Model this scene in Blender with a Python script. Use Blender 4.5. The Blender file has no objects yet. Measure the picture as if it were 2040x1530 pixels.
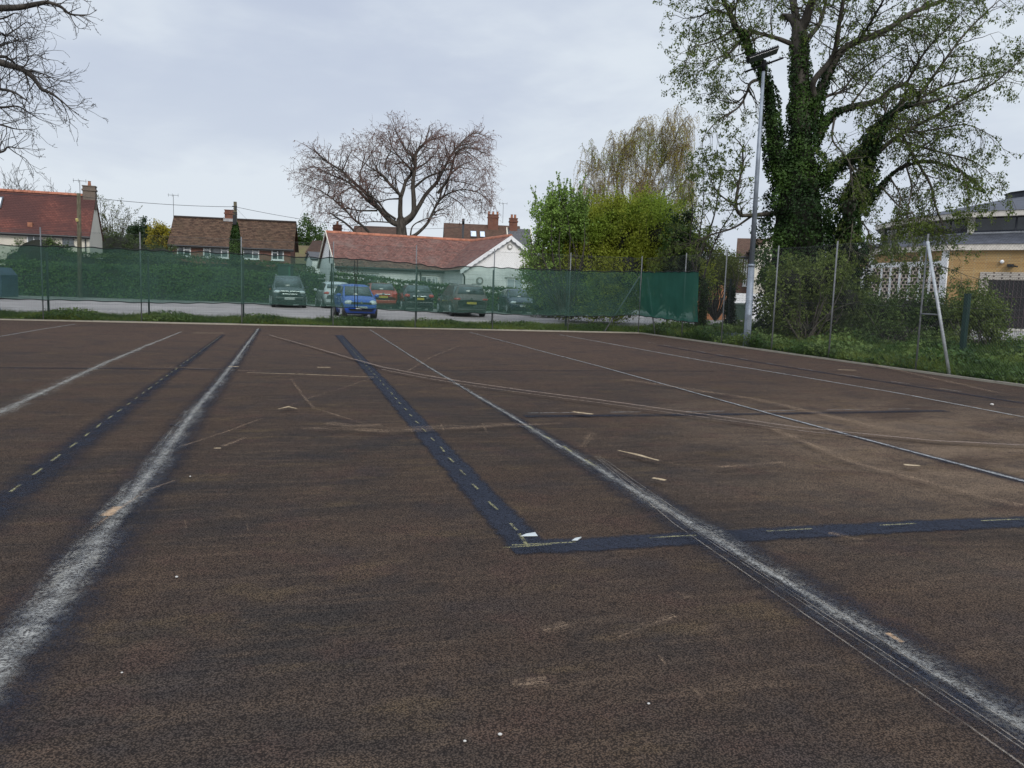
import bpy, math, random
import numpy as np
from mathutils import Vector, Matrix
R=math.radians
rng=np.random.default_rng(7); random.seed(7)
scene=bpy.context.scene
COL=scene.collection
# ------------------------------------------------------------------ camera model
IW,IH,F=2040.,1530.,1560.
PITCH=math.atan(183/1560.); ROLL=R(1.95)
CAM=Vector((0,0,1.5))
_f=Vector((0,math.cos(PITCH),-math.sin(PITCH))); _u=Vector((0,math.sin(PITCH),math.cos(PITCH))); _r=Vector((1,0,0))
RC=_r*math.cos(ROLL)+_u*math.sin(ROLL); UC=-_r*math.sin(ROLL)+_u*math.cos(ROLL)
def ray(px,py): return _f*F+RC*(px-1020)-UC*(py-765)
def G(px,py,z=0.):
    d=ray(px,py); return CAM+d*((z-CAM.z)/d.z)
def P(px,py,Y):
    d=ray(px,py); return CAM+d*(Y/d.y)
def proj(p):
    v=Vector(p)-CAM; d=v.dot(_f); return 1020+F*v.dot(RC)/d, 765-F*v.dot(UC)/d
def gz(x,y):
    t=min(max((y-37)/10.,0),1); return .2*t*t*(3-2*t)
cd=bpy.data.cameras.new('camera'); cam=bpy.data.objects.new('camera',cd); COL.objects.link(cam)
cd.sensor_width=36; cd.lens=36*F/IW; cd.clip_end=3000; cd.clip_start=.05
m=Matrix.Identity(4)
for i in range(3):
    m[i][0]=RC[i]; m[i][1]=UC[i]; m[i][2]=-_f[i]; m[i][3]=CAM[i]
cam.matrix_world=m; scene.camera=cam
# ------------------------------------------------------------------ node helpers
class NT:
    def __init__(s,name):
        s.m=bpy.data.materials.new(name); s.m.use_nodes=True; s.t=s.m.node_tree; s.t.nodes.clear()
        s.out=s.t.nodes.new('ShaderNodeOutputMaterial')
    def set(s,sock,v):
        if isinstance(v,bpy.types.NodeSocket): s.t.links.new(v,sock)
        elif v is not None:
            if isinstance(v,(tuple,list)) and len(v)==3 and sock.type=='RGBA': v=tuple(v)+(1,)
            sock.default_value=v
    def n(s,typ,ins=None,out=0,**kw):
        nd=s.t.nodes.new('ShaderNode'+typ)
        for k,v in kw.items(): setattr(nd,k,v)
        if ins:
            for k,v in ins.items(): s.set(nd.inputs[k],v)
        return nd.outputs[out]
    def math(s,op,a,b=None,c=None,clamp=False):
        nd=s.t.nodes.new('ShaderNodeMath'); nd.operation=op; nd.use_clamp=clamp
        for i,v in enumerate((a,b,c)):
            if v is not None: s.set(nd.inputs[i],v)
        return nd.outputs[0]
    def mul(s,a,b): return s.math('MULTIPLY',a,b)
    def add(s,a,b): return s.math('ADD',a,b)
    def mr(s,v,a,b,c=0.,d=1.,smooth=True):
        nd=s.t.nodes.new('ShaderNodeMapRange'); nd.interpolation_type='SMOOTHSTEP' if smooth else 'LINEAR'
        for i,x in enumerate((v,a,b,c,d)): s.set(nd.inputs[i],x)
        return nd.outputs[0]
    def mix(s,f,a,b,mode='MIX'):
        nd=s.t.nodes.new('ShaderNodeMix'); nd.data_type='RGBA'; nd.blend_type=mode
        s.set(nd.inputs[0],f); s.set(nd.inputs[6],a); s.set(nd.inputs[7],b); return nd.outputs[2]
    def obj(s): return s.n('TexCoord',out=3)
    def uv(s): return s.n('TexCoord',out=2)
    def mapv(s,v,scale=(1,1,1),rot=(0,0,0),loc=(0,0,0)):
        return s.n('Mapping',{0:v,1:loc,2:rot,3:scale})
    def noise(s,v,scale,detail=3,rough=.55,dist=0):
        return s.n('TexNoise',{'Vector':v,'Scale':scale,'Detail':detail,'Roughness':rough,'Distortion':dist})
    def bump(s,h,strength=.3,dist=.01):
        return s.n('Bump',{'Strength':strength,'Distance':dist,'Height':h})
    def bsdf(s,col,rough=.8,normal=None,spec=.5,metal=0.,alpha=None,coat=0.):
        d={'Base Color':col,'Roughness':rough,'Specular IOR Level':spec,'Metallic':metal}
        if normal is not None: d['Normal']=normal
        if alpha is not None: d['Alpha']=alpha
        if coat: d['Coat Weight']=coat; d['Coat Roughness']=.05
        return s.n('BsdfPrincipled',d)
    def fin(s,sh,disp=None):
        s.t.links.new(sh,s.out.inputs[0]); return s.m
MATS={}
def simple(name,col,rough=.7,var=.15,scale=3.,spec=.4,metal=0.,bump=0.,bscale=30,coat=0.):
    if name in MATS: return MATS[name]
    t=NT(name); o=t.obj()
    f=t.noise(o,scale,4,.6)
    f=t.mr(f,.3,.7,1-var,1+var)
    c=t.n('VectorMath',{0:tuple(col),3:f},operation='SCALE')
    nm=t.bump(t.noise(o,bscale,3),bump,.01) if bump else None
    MATS[name]=t.fin(t.bsdf(c,rough,nm,spec,metal,coat=coat)); return MATS[name]
def leafmat(name,c1,c2,trans=.35,rough=.55,patch=None):
    t=NT(name); o=t.obj()
    g=t.n('NewGeometry',out=8)  # random per island
    f=t.noise(o,.9,2); f=t.add(t.mul(g,.65),t.mul(t.mr(f,.35,.65),.35))
    c=t.mix(f,c1,c2)
    if patch: c=t.mix(t.mr(t.noise(o,patch[1],2),.45,.62),c,patch[0])
    a=t.bsdf(c,rough+.1,spec=.15); b=t.n('BsdfTranslucent',{0:c})
    return t.fin(t.n('MixShader',{0:trans,1:a,2:b}))
# ------------------------------------------------------------------ mesh helpers
def link(o,parent=None):
    COL.objects.link(o)
    if parent is not None: o.parent=parent
    return o
def tag(o,label=None,cat=None,group=None,kind=None):
    if label: o['label']=label
    if cat: o['category']=cat
    if group: o['group']=group
    if kind: o['kind']=kind
    return o
def thing(name,label,cat,loc=(0,0,0),rz=0,group=None):
    o=bpy.data.objects.new(name,None); o.location=loc; o.rotation_euler=(0,0,rz); o.empty_display_size=.2
    link(o); return tag(o,label,cat,group)
def fast(name,V,faces,mat,parent=None,uv=None,smooth=False,mi=None,mats=None):
    """faces: list of int arrays (n,k)"""
    V=np.asarray(V,dtype=np.float32).reshape(-1,3)
    faces=[np.asarray(f,dtype=np.int32) for f in faces if len(f)]
    me=bpy.data.meshes.new(name)
    loops=np.concatenate([f.ravel() for f in faces]) if faces else np.zeros(0,np.int32)
    tot=np.concatenate([np.full(len(f),f.shape[1],np.int32) for f in faces]) if faces else np.zeros(0,np.int32)
    st=np.concatenate([[0],np.cumsum(tot)[:-1]]).astype(np.int32)
    me.vertices.add(len(V)); me.vertices.foreach_set('co',V.ravel())
    me.loops.add(len(loops)); me.loops.foreach_set('vertex_index',loops)
    me.polygons.add(len(tot)); me.polygons.foreach_set('loop_start',st)
    me.update(calc_edges=True)
    if uv is not None:
        l=me.uv_layers.new(name='UVMap'); l.data.foreach_set('uv',np.asarray(uv,dtype=np.float32)[loops].ravel())
    me.polygons.foreach_set('use_smooth',np.full(len(tot),smooth))
    for mm in (mats or [mat]): me.materials.append(mm)
    if mi is not None: me.polygons.foreach_set('material_index',np.asarray(mi,dtype=np.int32))
    o=bpy.data.objects.new(name,me); link(o,parent); return o
class MB:
    def __init__(s): s.v=[]; s.f=[]; s.mi=[]; s.cur=0
    def mat(s,i): s.cur=i; return s
    def face(s,pts):
        k=len(s.v); s.v+= [tuple(p) for p in pts]; s.f.append(tuple(range(k,k+len(pts)))); s.mi.append(s.cur); return s
    def poly(s,vs,fs):
        k=len(s.v); s.v+=[tuple(p) for p in vs]
        for f in fs: s.f.append(tuple(i+k for i in f)); s.mi.append(s.cur)
        return s
    def box(s,a,b,M=None):
        x0,y0,z0=a; x1,y1,z1=b
        vs=[Vector(p) for p in ((x0,y0,z0),(x1,y0,z0),(x1,y1,z0),(x0,y1,z0),(x0,y0,z1),(x1,y0,z1),(x1,y1,z1),(x0,y1,z1))]
        if M is not None: vs=[M@p for p in vs]
        return s.poly(vs,[(0,3,2,1),(4,5,6,7),(0,1,5,4),(1,2,6,5),(2,3,7,6),(3,0,4,7)])
    def prism(s,poly,y0,y1,ax='y'):
        """poly list of (a,z), extruded along axis"""
        n=len(poly)
        mk=(lambda a,z,t:(a,t,z)) if ax=='y' else (lambda a,z,t:(t,a,z)) if ax=='x' else (lambda a,z,t:(a,z,t))
        vs=[mk(a,z,y0) for a,z in poly]+[mk(a,z,y1) for a,z in poly]
        return s.poly(vs,[tuple(range(n))[::-1],tuple(range(n,2*n))]+[(i,(i+1)%n,(i+1)%n+n,i+n) for i in range(n)])
    def tube(s,pts,r,n=8,cap=True,sq=False):
        pts=[Vector(p) for p in pts]; rs=r if isinstance(r,(list,tuple)) else [r]*len(pts); k=len(s.v)
        for i,p in enumerate(pts):
            t=(pts[min(i+1,len(pts)-1)]-pts[max(i-1,0)]).normalized()
            a=t.cross(Vector((.13,.97,.2)) if abs(t.y)<.9 else Vector((1,0,.1))).normalized(); b=t.cross(a)
            for j in range(n):
                th=2*math.pi*(j+(.5 if sq else 0))/n; s.v.append(tuple(p+(a*math.cos(th)+b*math.sin(th))*rs[i]))
        for i in range(len(pts)-1):
            for j in range(n):
                s.f.append((k+i*n+j,k+i*n+(j+1)%n,k+(i+1)*n+(j+1)%n,k+(i+1)*n+j)); s.mi.append(s.cur)
        if cap:
            s.f.append(tuple(range(k,k+n))[::-1]); s.mi.append(s.cur)
            e=k+(len(pts)-1)*n; s.f.append(tuple(range(e,e+n))); s.mi.append(s.cur)
        return s
    def ell(s,c,r,nu=12,nv=7,M=None):
        k=len(s.v); c=Vector(c)
        for i in range(nv+1):
            ph=math.pi*i/nv
            for j in range(nu):
                th=2*math.pi*j/nu
                p=Vector((r[0]*math.sin(ph)*math.cos(th),r[1]*math.sin(ph)*math.sin(th),r[2]*math.cos(ph)))
                if M is not None: p=M@p
                s.v.append(tuple(c+p))
        for i in range(nv):
            for j in range(nu):
                s.f.append((k+i*nu+j,k+(i+1)*nu+j,k+(i+1)*nu+(j+1)%nu,k+i*nu+(j+1)%nu)); s.mi.append(s.cur)
        return s
    def build(s,name,mat,parent=None,smooth=False,bevel=0):
        me=bpy.data.meshes.new(name); me.from_pydata(s.v,[],s.f)
        mats=mat if isinstance(mat,(list,tuple)) else [mat]
        for mm in mats: me.materials.append(mm)
        if len(mats)>1: me.polygons.foreach_set('material_index',np.array(s.mi,dtype=np.int32))
        if smooth: me.polygons.foreach_set('use_smooth',np.full(len(s.f),True))
        me.validate()
        o=bpy.data.objects.new(name,me); link(o,parent)
        if bevel:
            b=o.modifiers.new('b','BEVEL'); b.width=bevel; b.segments=2; b.limit_method='ANGLE'
        return o
def seg_mesh(S,n):
    """S (N,14): p0,p1,r0,r1,t0,t1 -> V,F (vectorised frusta)"""
    S=np.asarray(S,dtype=np.float64); N=len(S)
    p0,p1,r0,r1,t0,t1=S[:,0:3],S[:,3:6],S[:,6],S[:,7],S[:,8:11],S[:,11:14]
    ref=np.array([.31,.93,.19])
    def ring(p,r,t):
        t=t/np.maximum(np.linalg.norm(t,axis=1,keepdims=True),1e-9)
        a=np.cross(t,ref); a/=np.maximum(np.linalg.norm(a,axis=1,keepdims=True),1e-6); b=np.cross(t,a)
        th=2*np.pi*np.arange(n)/n
        return p[:,None,:]+r[:,None,None]*(a[:,None,:]*np.cos(th)[None,:,None]+b[:,None,:]*np.sin(th)[None,:,None])
    V=np.concatenate([ring(p0,r0,t0),ring(p1,r1,t1)],axis=1)  # N,2n,3
    base=(np.arange(N)*2*n)[:,None,None]
    j=np.arange(n); q=np.stack([j,(j+1)%n,(j+1)%n+n,j+n],axis=1)
    return V.reshape(-1,3),(base+q[None]).reshape(-1,4)
def build_segs(name,S,mat,parent,sides):
    if not len(S): return None
    V,Fq=seg_mesh(S,sides); return fast(name,V,[Fq],mat,parent,smooth=True)
def build_segs_multi(name,groups,mat,parent):
    Vs=[];Fs=[];k=0
    for S,n in groups:
        if len(S):
            V,f=seg_mesh(S,n); Vs.append(V); Fs.append(f+k); k+=len(V)
    if Vs: return fast(name,np.concatenate(Vs),[np.concatenate(Fs)],mat,parent,smooth=True)
def leaf_cards(C,size,up=.0,aspect=1.6,droop=0.,normal=None,fold=.25):
    """C (N,3) -> V,F: each leaf a 4-vertex kite folded along its midrib"""
    N=len(C); size=np.asarray(size)*np.ones(N)
    d=rng.normal(size=(N,3)); d[:,2]+=up; d[:,2]-=droop
    d/=np.linalg.norm(d,axis=1,keepdims=True)
    nr=rng.normal(size=(N,3)) if normal is None else normal+.6*rng.normal(size=(N,3))
    s=np.cross(d,nr); s/=np.maximum(np.linalg.norm(s,axis=1,keepdims=True),1e-6)
    n2=np.cross(s,d)
    L=size[:,None]; w=L/aspect*.5
    b=C-d*L*.5; t=C+d*L*.5
    l=C+s*w+n2*w*fold*rng.random((N,1)); r=C-s*w+n2*w*fold
    V=np.stack([b,r,t,l],axis=1).reshape(-1,3)
    Fq=(np.arange(N)*4)[:,None]+np.arange(4)[None]
    return V,Fq
def grow_clumps(blobs,K,m,sigma,shell=.55):
    """blobs: (center, radii, weight) -> K clump centres in the shell, m points each"""
    w=np.array([b[2] for b in blobs],float); w/=w.sum()
    idx=rng.choice(len(blobs),K,p=w)
    c=np.array([b[0] for b in blobs],float)[idx]; r=np.array([b[1] for b in blobs],float)[idx]
    d=rng.normal(size=(K,3)); d/=np.linalg.norm(d,axis=1,keepdims=True)
    rad=(shell+(1-shell)*rng.random((K,1)))
    cc=c+d*r*rad
    pts=cc[:,None,:]+rng.normal(size=(K,m,3))*(sigma*(.6+.8*rng.random((K,1,1))))
    return cc,pts.reshape(-1,3)
# ------------------------------------------------------------------ light and sky
world=bpy.data.worlds.new('World'); scene.world=world; world.use_nodes=True
wt=world.node_tree; wt.nodes.clear()
class WT(NT):
    def __init__(s): s.t=wt; s.out=wt.nodes.new('ShaderNodeOutputWorld')
w=WT()
SUN_EL,SUN_AZ=R(36),R(165)   # azimuth measured from +Y clockwise
sky=wt.nodes.new('ShaderNodeTexSky'); sky.sky_type='NISHITA'; sky.sun_disc=False; sky.sun_elevation=SUN_EL; sky.sun_rotation=SUN_AZ
sky.air_density=1.2; sky.dust_density=3
g=w.n('TexCoord',out=0)
n1=w.noise(w.mapv(g,(1,1,2.6),loc=(3.1,.4,.2)),1.5,5,.55,.4)
n2=w.noise(w.mapv(g,(1,1,3.),loc=(.2,5.,1.)),4.5,5,.6,.3)
f=w.add(w.mul(n1,.75),w.mul(n2,.25))
f=w.mr(f,.38,.62)
sepz=w.n('SeparateXYZ',{0:g},out=2)
low=w.mr(sepz,.02,.35,1,0)
f=w.math('ADD',f,w.mul(low,.55),clamp=True)
cl=w.mix(f,(5.5,6.15,7.5),(7.55,8.2,8.95))
cc=w.mix(.93,sky.outputs[0],cl)
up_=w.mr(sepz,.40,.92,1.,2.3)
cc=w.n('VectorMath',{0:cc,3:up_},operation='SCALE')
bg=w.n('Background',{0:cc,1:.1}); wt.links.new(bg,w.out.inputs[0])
sd=bpy.data.lights.new('sun','SUN'); sd.energy=2.2; sd.angle=R(28); sd.color=(1,.955,.9)
so=link(bpy.data.objects.new('sun',sd))
dirv=Vector((math.sin(SUN_AZ)*math.cos(SUN_EL),math.cos(SUN_AZ)*math.cos(SUN_EL),math.sin(SUN_EL)))
so.rotation_euler=dirv.to_track_quat('Z','Y').to_euler(); so.location=(0,-20,40)
scene.view_settings.view_transform='Standard'; scene.view_settings.look='None'; scene.view_settings.gamma=1; scene.view_settings.exposure=0
scene.cycles.transparent_max_bounces=24; scene.cycles.max_bounces=6
# ------------------------------------------------------------------ ground sheets
def grid(name,x0,x1,y0,y1,dx,dz,mat,kind='structure',poly=None):
    xs=np.arange(x0,x1+dx*.5,dx); ys=np.arange(y0,y1+dx*.5,dx)
    X,Y=np.meshgrid(xs,ys); t=np.clip((Y-37)/10,0,1); Z=.2*t*t*(3-2*t)+dz
    V=np.stack([X,Y,Z],-1).reshape(-1,3); nx=len(xs); ny=len(ys)
    i=np.arange(ny-1)[:,None]*nx+np.arange(nx-1)[None]; i=i.ravel()
    Fq=np.stack([i,i+1,i+nx+1,i+nx],1)
    o=fast(name,V,[Fq],mat,smooth=True); tag(o,kind=kind); return o
# ground (rough grass land)
t=NT('ground_soil'); o=t.obj()
c=t.mix(t.mr(t.noise(o,.7,4),.35,.65),(.035,.055,.018),(.06,.075,.03))
c=t.mix(t.mr(t.noise(o,14,3),.4,.7),c,(.03,.035,.015))
M_GROUND=t.fin(t.bsdf(c,.95,t.bump(t.noise(o,25,4),.6,.03)))
grid('ground',-600,600,-60,1140,10,-.02,M_GROUND)
# court: brown worn tarmac
t=NT('court_tarmac'); o=t.obj()
rot=t.mapv(o,(1,1,1),rot=(0,0,R(-15.7)))
big=t.mr(t.noise(o,.30,5,.65),.40,.60)
mid=t.mr(t.noise(t.mapv(rot,(.55,1.5,1)),1.1,5,.62,.5),.3,.72)
fine=t.noise(t.mapv(rot,(.35,2.6,1)),4.,5,.65,.4)
sm=t.noise(o,11.,4,.6)
c=t.mix(big,(.037,.032,.029),(.068,.045,.031))
c=t.mix(t.mul(mid,.6),c,(.092,.060,.040))
c=t.mix(t.mul(t.mr(fine,.45,.72),.5),c,(.135,.092,.060))
sep=t.n('SeparateXYZ',{0:o},out=0); sy=t.n('SeparateXYZ',{0:o},out=1)
# tan dust swept on to the right-hand court, darker tarmac near the middle of the frame
dx=t.math('SUBTRACT',sep,5.5); dy=t.math('SUBTRACT',sy,8.); rr=t.math('SQRT',t.add(t.mul(dx,dx),t.mul(t.mul(dy,dy),.55)))
dst=t.mul(t.mr(t.add(rr,t.mul(t.noise(o,.6,4),2.5)),1.8,6.6,1,0),t.mr(t.noise(t.mapv(rot,(.7,1.3,1)),.7,6,.65,.8),.30,.62))
c=t.mix(t.mul(dst,.95),c,(.235,.165,.108))
far=t.mr(sy,7,24)
c=t.mix(t.mul(far,.6),c,(.125,.080,.060))
red=t.mr(t.noise(t.mapv(o,(1,1,1),loc=(9,4,0)),1.9,4,.6),.52,.66)
c=t.mix(t.mul(red,.35),c,(.095,.052,.040))
gold=t.mr(t.noise(t.mapv(rot,(.8,1.7,1),loc=(2,7,0)),1.5,4,.6),.54,.70)
c=t.mix(t.mul(gold,.45),c,(.135,.092,.046))
c=t.mix(t.mul(t.mr(t.noise(o,1.3,4,.6),.50,.68),.38),c,(.030,.031,.037))
c=t.mix(t.mul(t.mr(sm,.5,.7),.35),c,(.018,.016,.016))
# aggregate: small stones with dark gaps
vo=t.t.nodes.new('ShaderNodeTexVoronoi'); vo.inputs['Scale'].default_value=140; t.t.links.new(o,vo.inputs['Vector'])
vd=vo.outputs['Distance']; vc=vo.outputs['Color']
sp=t.n('SeparateColor',{0:vc},out=0)
c=t.mix(t.mul(t.mr(sp,.2,1.,0,1,False),.22),c,(.10,.082,.07))
c=t.mix(t.mul(t.mr(vd,.3,.7),.75),c,(.006,.0055,.006))
pit=t.mr(t.noise(o,85,3,.75),.50,.60); c=t.mix(t.mul(pit,.48),c,(.008,.0075,.008))
c=t.n('HueSaturation',{'Saturation':.96,'Value':1.15,'Color':c})
h=t.add(t.mul(vd,-.6),t.mul(t.noise(o,95,3),1.))
M_COURT=t.fin(t.bsdf(c,1.,t.bump(h,.8,.006),spec=.05))
FL=G(0,637.5); FC=G(1274,664.5); FR=G(2040,771.5)     # far-left, far-right corner, right edge
e1=(FC-FL).normalized(); FL2=FL-e1*14
e2=(FR-FC).normalized(); FR2=FR+e2*16
NE=FR2+Vector((-e2.y,e2.x,0))*0
A0=Vector((-32,-9,0)); A1=Vector((14,-9,0))
def sheet(name,pts,mat,z,kind='structure',sub=None):
    mb=MB(); mb.face([(p[0],p[1],z) for p in pts]); ob=mb.build(name,mat); tag(ob,kind=kind); return ob
sheet('court',[A0,FR2+Vector((0,-6,0)),FR2,FC,FL2],M_COURT,0.0)
# timber/concrete edging round the court
t=NT('edging_board'); o=t.obj()
M_EDGE=t.fin(t.bsdf(t.mix(t.noise(o,5,4),(.20,.18,.145),(.36,.33,.26)),.9,t.bump(t.noise(o,40,3),.4)))
def edging(p,q,off,w=.07,h=.045):
    d=(q-p).normalized(); n=Vector((-d.y,d.x,0))*off
    mb=MB(); L=(q-p).length; k=int(L/2.4)+1
    for i in range(k):
        a=p+d*(i*2.4+.004); b=p+d*min((i+1)*2.4-.004,L); hh=h+.006*math.sin(i*7.3); jo=.006*math.sin(i*3.1)
        vs=[]
        for z in (-.03,hh):
            for pt,s_ in ((a,jo),(b,jo*.5),(b,w+jo),(a,w+jo)):
                vs.append((pt.x+n.x*s_,pt.y+n.y*s_,z))
        mb.poly(vs,[(0,3,2,1),(4,5,6,7),(0,1,5,4),(1,2,6,5),(2,3,7,6),(3,0,4,7)])
    ob=mb.build('court_edging',M_EDGE); tag(ob,kind='structure')
edging(FL2,FC,1); edging(FC,FR2,1)
# car park tarmac
t=NT('car_park_tarmac'); o=t.obj()
c=t.mix(t.mr(t.noise(o,.35,5,.6),.35,.65),(.17,.165,.155),(.26,.25,.235))
c=t.mix(t.mul(t.mr(t.noise(t.mapv(o,(.5,3,1)),1.2,4),.5,.7),.4),c,(.27,.25,.24))
c=t.mix(t.mul(t.noise(o,90,2),.35),c,(.09,.09,.09))
M_PARK=t.fin(t.bsdf(c,.9,t.bump(t.noise(o,70,3),.4,.01)))
nf=Vector((-e1.y,e1.x,0)); nr_=Vector((-e2.y,e2.x,0))   # outward normals (away from court)
if nf.y<0: nf=-nf
if nr_.x<0: nr_=-nr_
def parksheet():
    # grid-following sheet clipped by the verge line: built in fence coordinates
    us=np.arange(-20,64,2.); vs=np.concatenate([[4.0],np.arange(6,40,2.)])
    V=[];nx=len(us)
    for v_ in vs:
        for u_ in us:
            p=FL+e1*float(u_)+nf*float(v_); V.append((p.x,p.y,gz(p.x,p.y)+.012))
    i=(np.arange(len(vs)-1)[:,None]*nx+np.arange(nx-1)[None]).ravel()
    ob=fast('car_park',V,[np.stack([i,i+1,i+nx+1,i+nx],1)],M_PARK,smooth=True); tag(ob,kind='structure')
parksheet()
# the lane that runs past the hall, right of the court
def lane():
    us=np.arange(-14,40,2.); vs=np.array([8.6,9.2,10,12,14,18,22,28]); V=[]; nx=len(us)
    for v_ in vs:
        for u_ in us:
            p=FC+e2*float(u_)+nr_*float(v_); V.append((p.x,p.y,gz(p.x,p.y)+.022))
    i=(np.arange(len(vs)-1)[:,None]*nx+np.arange(nx-1)[None]).ravel()
    ob=fast('lane',V,[np.stack([i,i+1,i+nx+1,i+nx],1)],M_PARK,smooth=True); tag(ob,kind='structure')
lane()
# ------------------------------------------------------------------ markings on the court
def linemat(name,c1,c2,edge=(1.,.55),dens=1.,pn=6.,pf=(.35,.6),streak=None,gr=70,grf=(.35,.6),lowg=.35,pitv=.45):
    t=NT(name); uv=t.uv(); o=t.obj()
    v=t.n('SeparateXYZ',{0:uv},out=1); av=t.math('ABSOLUTE',t.add(v,t.mul(t.math('SUBTRACT',t.noise(o,7,4),.5),.7)))
    a=t.mr(av,edge[1],edge[0],1,0)
    p=t.mr(t.noise(o,pn,4,.6),pf[0],pf[1])
    a=t.mul(a,t.add(t.mul(p,.75),.25))
    g_=t.mr(t.noise(o,gr*1.4,3,.7),grf[0]+.06,grf[1]-.02); g2=t.mr(t.noise(o,19,4,.7),.3,.55,lowg,1.); a=t.mul(t.mul(a,g_),g2)
    if streak: a=t.mul(a,t.mr(t.noise(t.mapv(uv,(streak[0],streak[1],1)),1.,3,.6),.35,.62))
    a=t.math('MULTIPLY',a,dens,clamp=True)
    c=t.mix(t.noise(o,2.5,3),c1,c2)
    c=t.mix(t.mul(t.mr(t.noise(o,85,3,.75),.50,.60),pitv),c,(.008,.008,.010))
    sh=t.n('MixShader',{0:a,1:t.n('BsdfTransparent'),2:t.bsdf(c,.9,t.bump(t.noise(o,60,3),.5,.006),spec=.05)})
    return t.fin(sh)
ML_WHITE=linemat('worn_white_paint',(.28,.28,.27),(.40,.39,.355),(1.0,.0),.9,5,(.25,.6),None,60,(.28,.62))
ML_DUST=linemat('white_dust',(.25,.245,.23),(.38,.36,.31),(1.,.0),.8,3,(.25,.65),(1.5,.7),48,(.32,.66))
ML_CRISP=linemat('thin_white_paint',(.27,.28,.295),(.38,.375,.35),(1.,.3),1.0,5,(.2,.55),None,60,(.2,.6))
ML_BLUE=linemat('dark_blue_paint',(.020,.024,.034),(.034,.038,.052),(1.,.55),1.0,4,(.1,.4),None,75,(.16,.48),.72,.6)
ML_BLUES=linemat('dark_blue_stain',(.019,.023,.034),(.032,.037,.051),(1.,.0),.95,2,(.15,.6),None,60,(.2,.55),.55,.6)
ML_YEL=linemat('yellow_paint',(.27,.255,.11),(.36,.335,.19),(1.,.2),.9,9,(.3,.6),None,60,(.3,.6))
ML_TAN=linemat('tan_scuff',(.23,.155,.10),(.30,.22,.15),(1.,.0),.95,3,(.3,.6),(1.5,3.),50,(.3,.65))
ML_CREAM=linemat('cream_filler',(.40,.30,.18),(.48,.39,.27),(1.,.2),1.1,9,(.2,.5),None,60,(.15,.45))
ML_ORG=linemat('orange_patch',(.42,.27,.16),(.47,.34,.22),(1.,.2),.8,8,(.2,.55),None,60,(.15,.45))
zc=[.0035]
def strip(name,px,w,mat,wv=None,z=None,hide=False,dash=None,n=None,shift=0.,keepz=False):
    """px: list of photo points on the court; w: width in metres (number or per point)."""
    pts=[G(*p) for p in px]; ws=list(w) if isinstance(w,(list,tuple)) else [w]*len(pts)
    # resample
    P_=[];W_=[]
    for i in range(len(pts)-1):
        L=(pts[i+1]-pts[i]).length; k=max(1,int(L/.5)) if len(pts)<30 else 1
        for j in range(k): f_=j/k; P_.append(pts[i].lerp(pts[i+1],f_)); W_.append(ws[i]*(1-f_)+ws[i+1]*f_)
    P_.append(pts[-1]); W_.append(ws[-1])
    zc[0]+=.0003; zz=zc[0] if z is None else z
    s_=0; V=[];UV=[];Fq=[]
    for i,p in enumerate(P_):
        d=(P_[min(i+1,len(P_)-1)]-P_[max(i-1,0)]).normalized(); nn=Vector((-d.y,d.x,0))
        if i: s_+=(p-P_[i-1]).length
        for sg in (-1,1):
            q=p+nn*(sg*W_[i]*.5+shift); V.append((q.x,q.y,zz)); UV.append((s_,sg))
        if i and (dash is None or (s_%(dash[0]+dash[1]))<dash[0]): Fq.append((2*i-2,2*i-1,2*i+1,2*i))
    return V,UV,Fq
def marking(name,strips,mat):
    V=[];UV=[];Fq=[]
    for a in strips:
        v,u,f_=strip(name,*a[:2],mat,**(a[2] if len(a)>2 else {})); k=len(V)
        V+=v; UV+=u; Fq+=[tuple(i+k for i in q) for q in f_]
    ob=fast(name,V,[np.array(Fq)],mat,uv=UV); tag(ob,kind='structure'); return ob
def dashes(px,on,off,w,start=0.,jit=.15):
    """split a photo polyline into dash strips, lengths in metres"""
    pts=[G(*p) for p in px]; out=[]; L=sum((pts[i+1]-pts[i]).length for i in range(len(pts)-1))
    def at(s):
        for i in range(len(pts)-1):
            l=(pts[i+1]-pts[i]).length
            if s<=l or i==len(pts)-2: return pts[i].lerp(pts[i+1],s/l)
            s-=l
    s=start
    while s+on<L:
        o1=random.uniform(-1,1)*jit*on; a=at(s); b=at(s+on*(1+random.uniform(-.25,.25)))
        dx_=random.uniform(-.012,.012)
        out.append(([proj((a.x+dx_,a.y,0)),proj((b.x,b.y,0))],w)); s+=on+off+o1
    return out
LA=[(-260,905),(0,822),(100,775),(200,728),(290,690),(362,661)]
LB=[(-180,1150),(20,990),(130,906),(230,829),(330,754),(445,667)]
LC=[(-330,1800),(-75,1420),(40,1290),(150,1150),(235,1035),(325,915),(390,820),(430,772),(467,724),(516,655)]
LD=[(675,668),(746,748),(810,820),(872,890),(960,988),(1062,1098)]
LD2=[(1018,1093),(1200,1084),(1500,1066),(1800,1050),(2040,1040),(2400,1020)]
LE=[(735,657),(835,722),(935,783),(1010,828),(1110,890),(1200,945),(1420,1078),(1640,1214),(1840,1338),(2040,1464),(2250,1596)]
LF=[(935,662),(1200,732),(1530,824),(1700,870),(1850,910),(2040,960),(2300,1027)]
LG=[(1115,667),(1400,719),(1600,752),(1800,786),(2040,832),(2400,900)]
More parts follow.
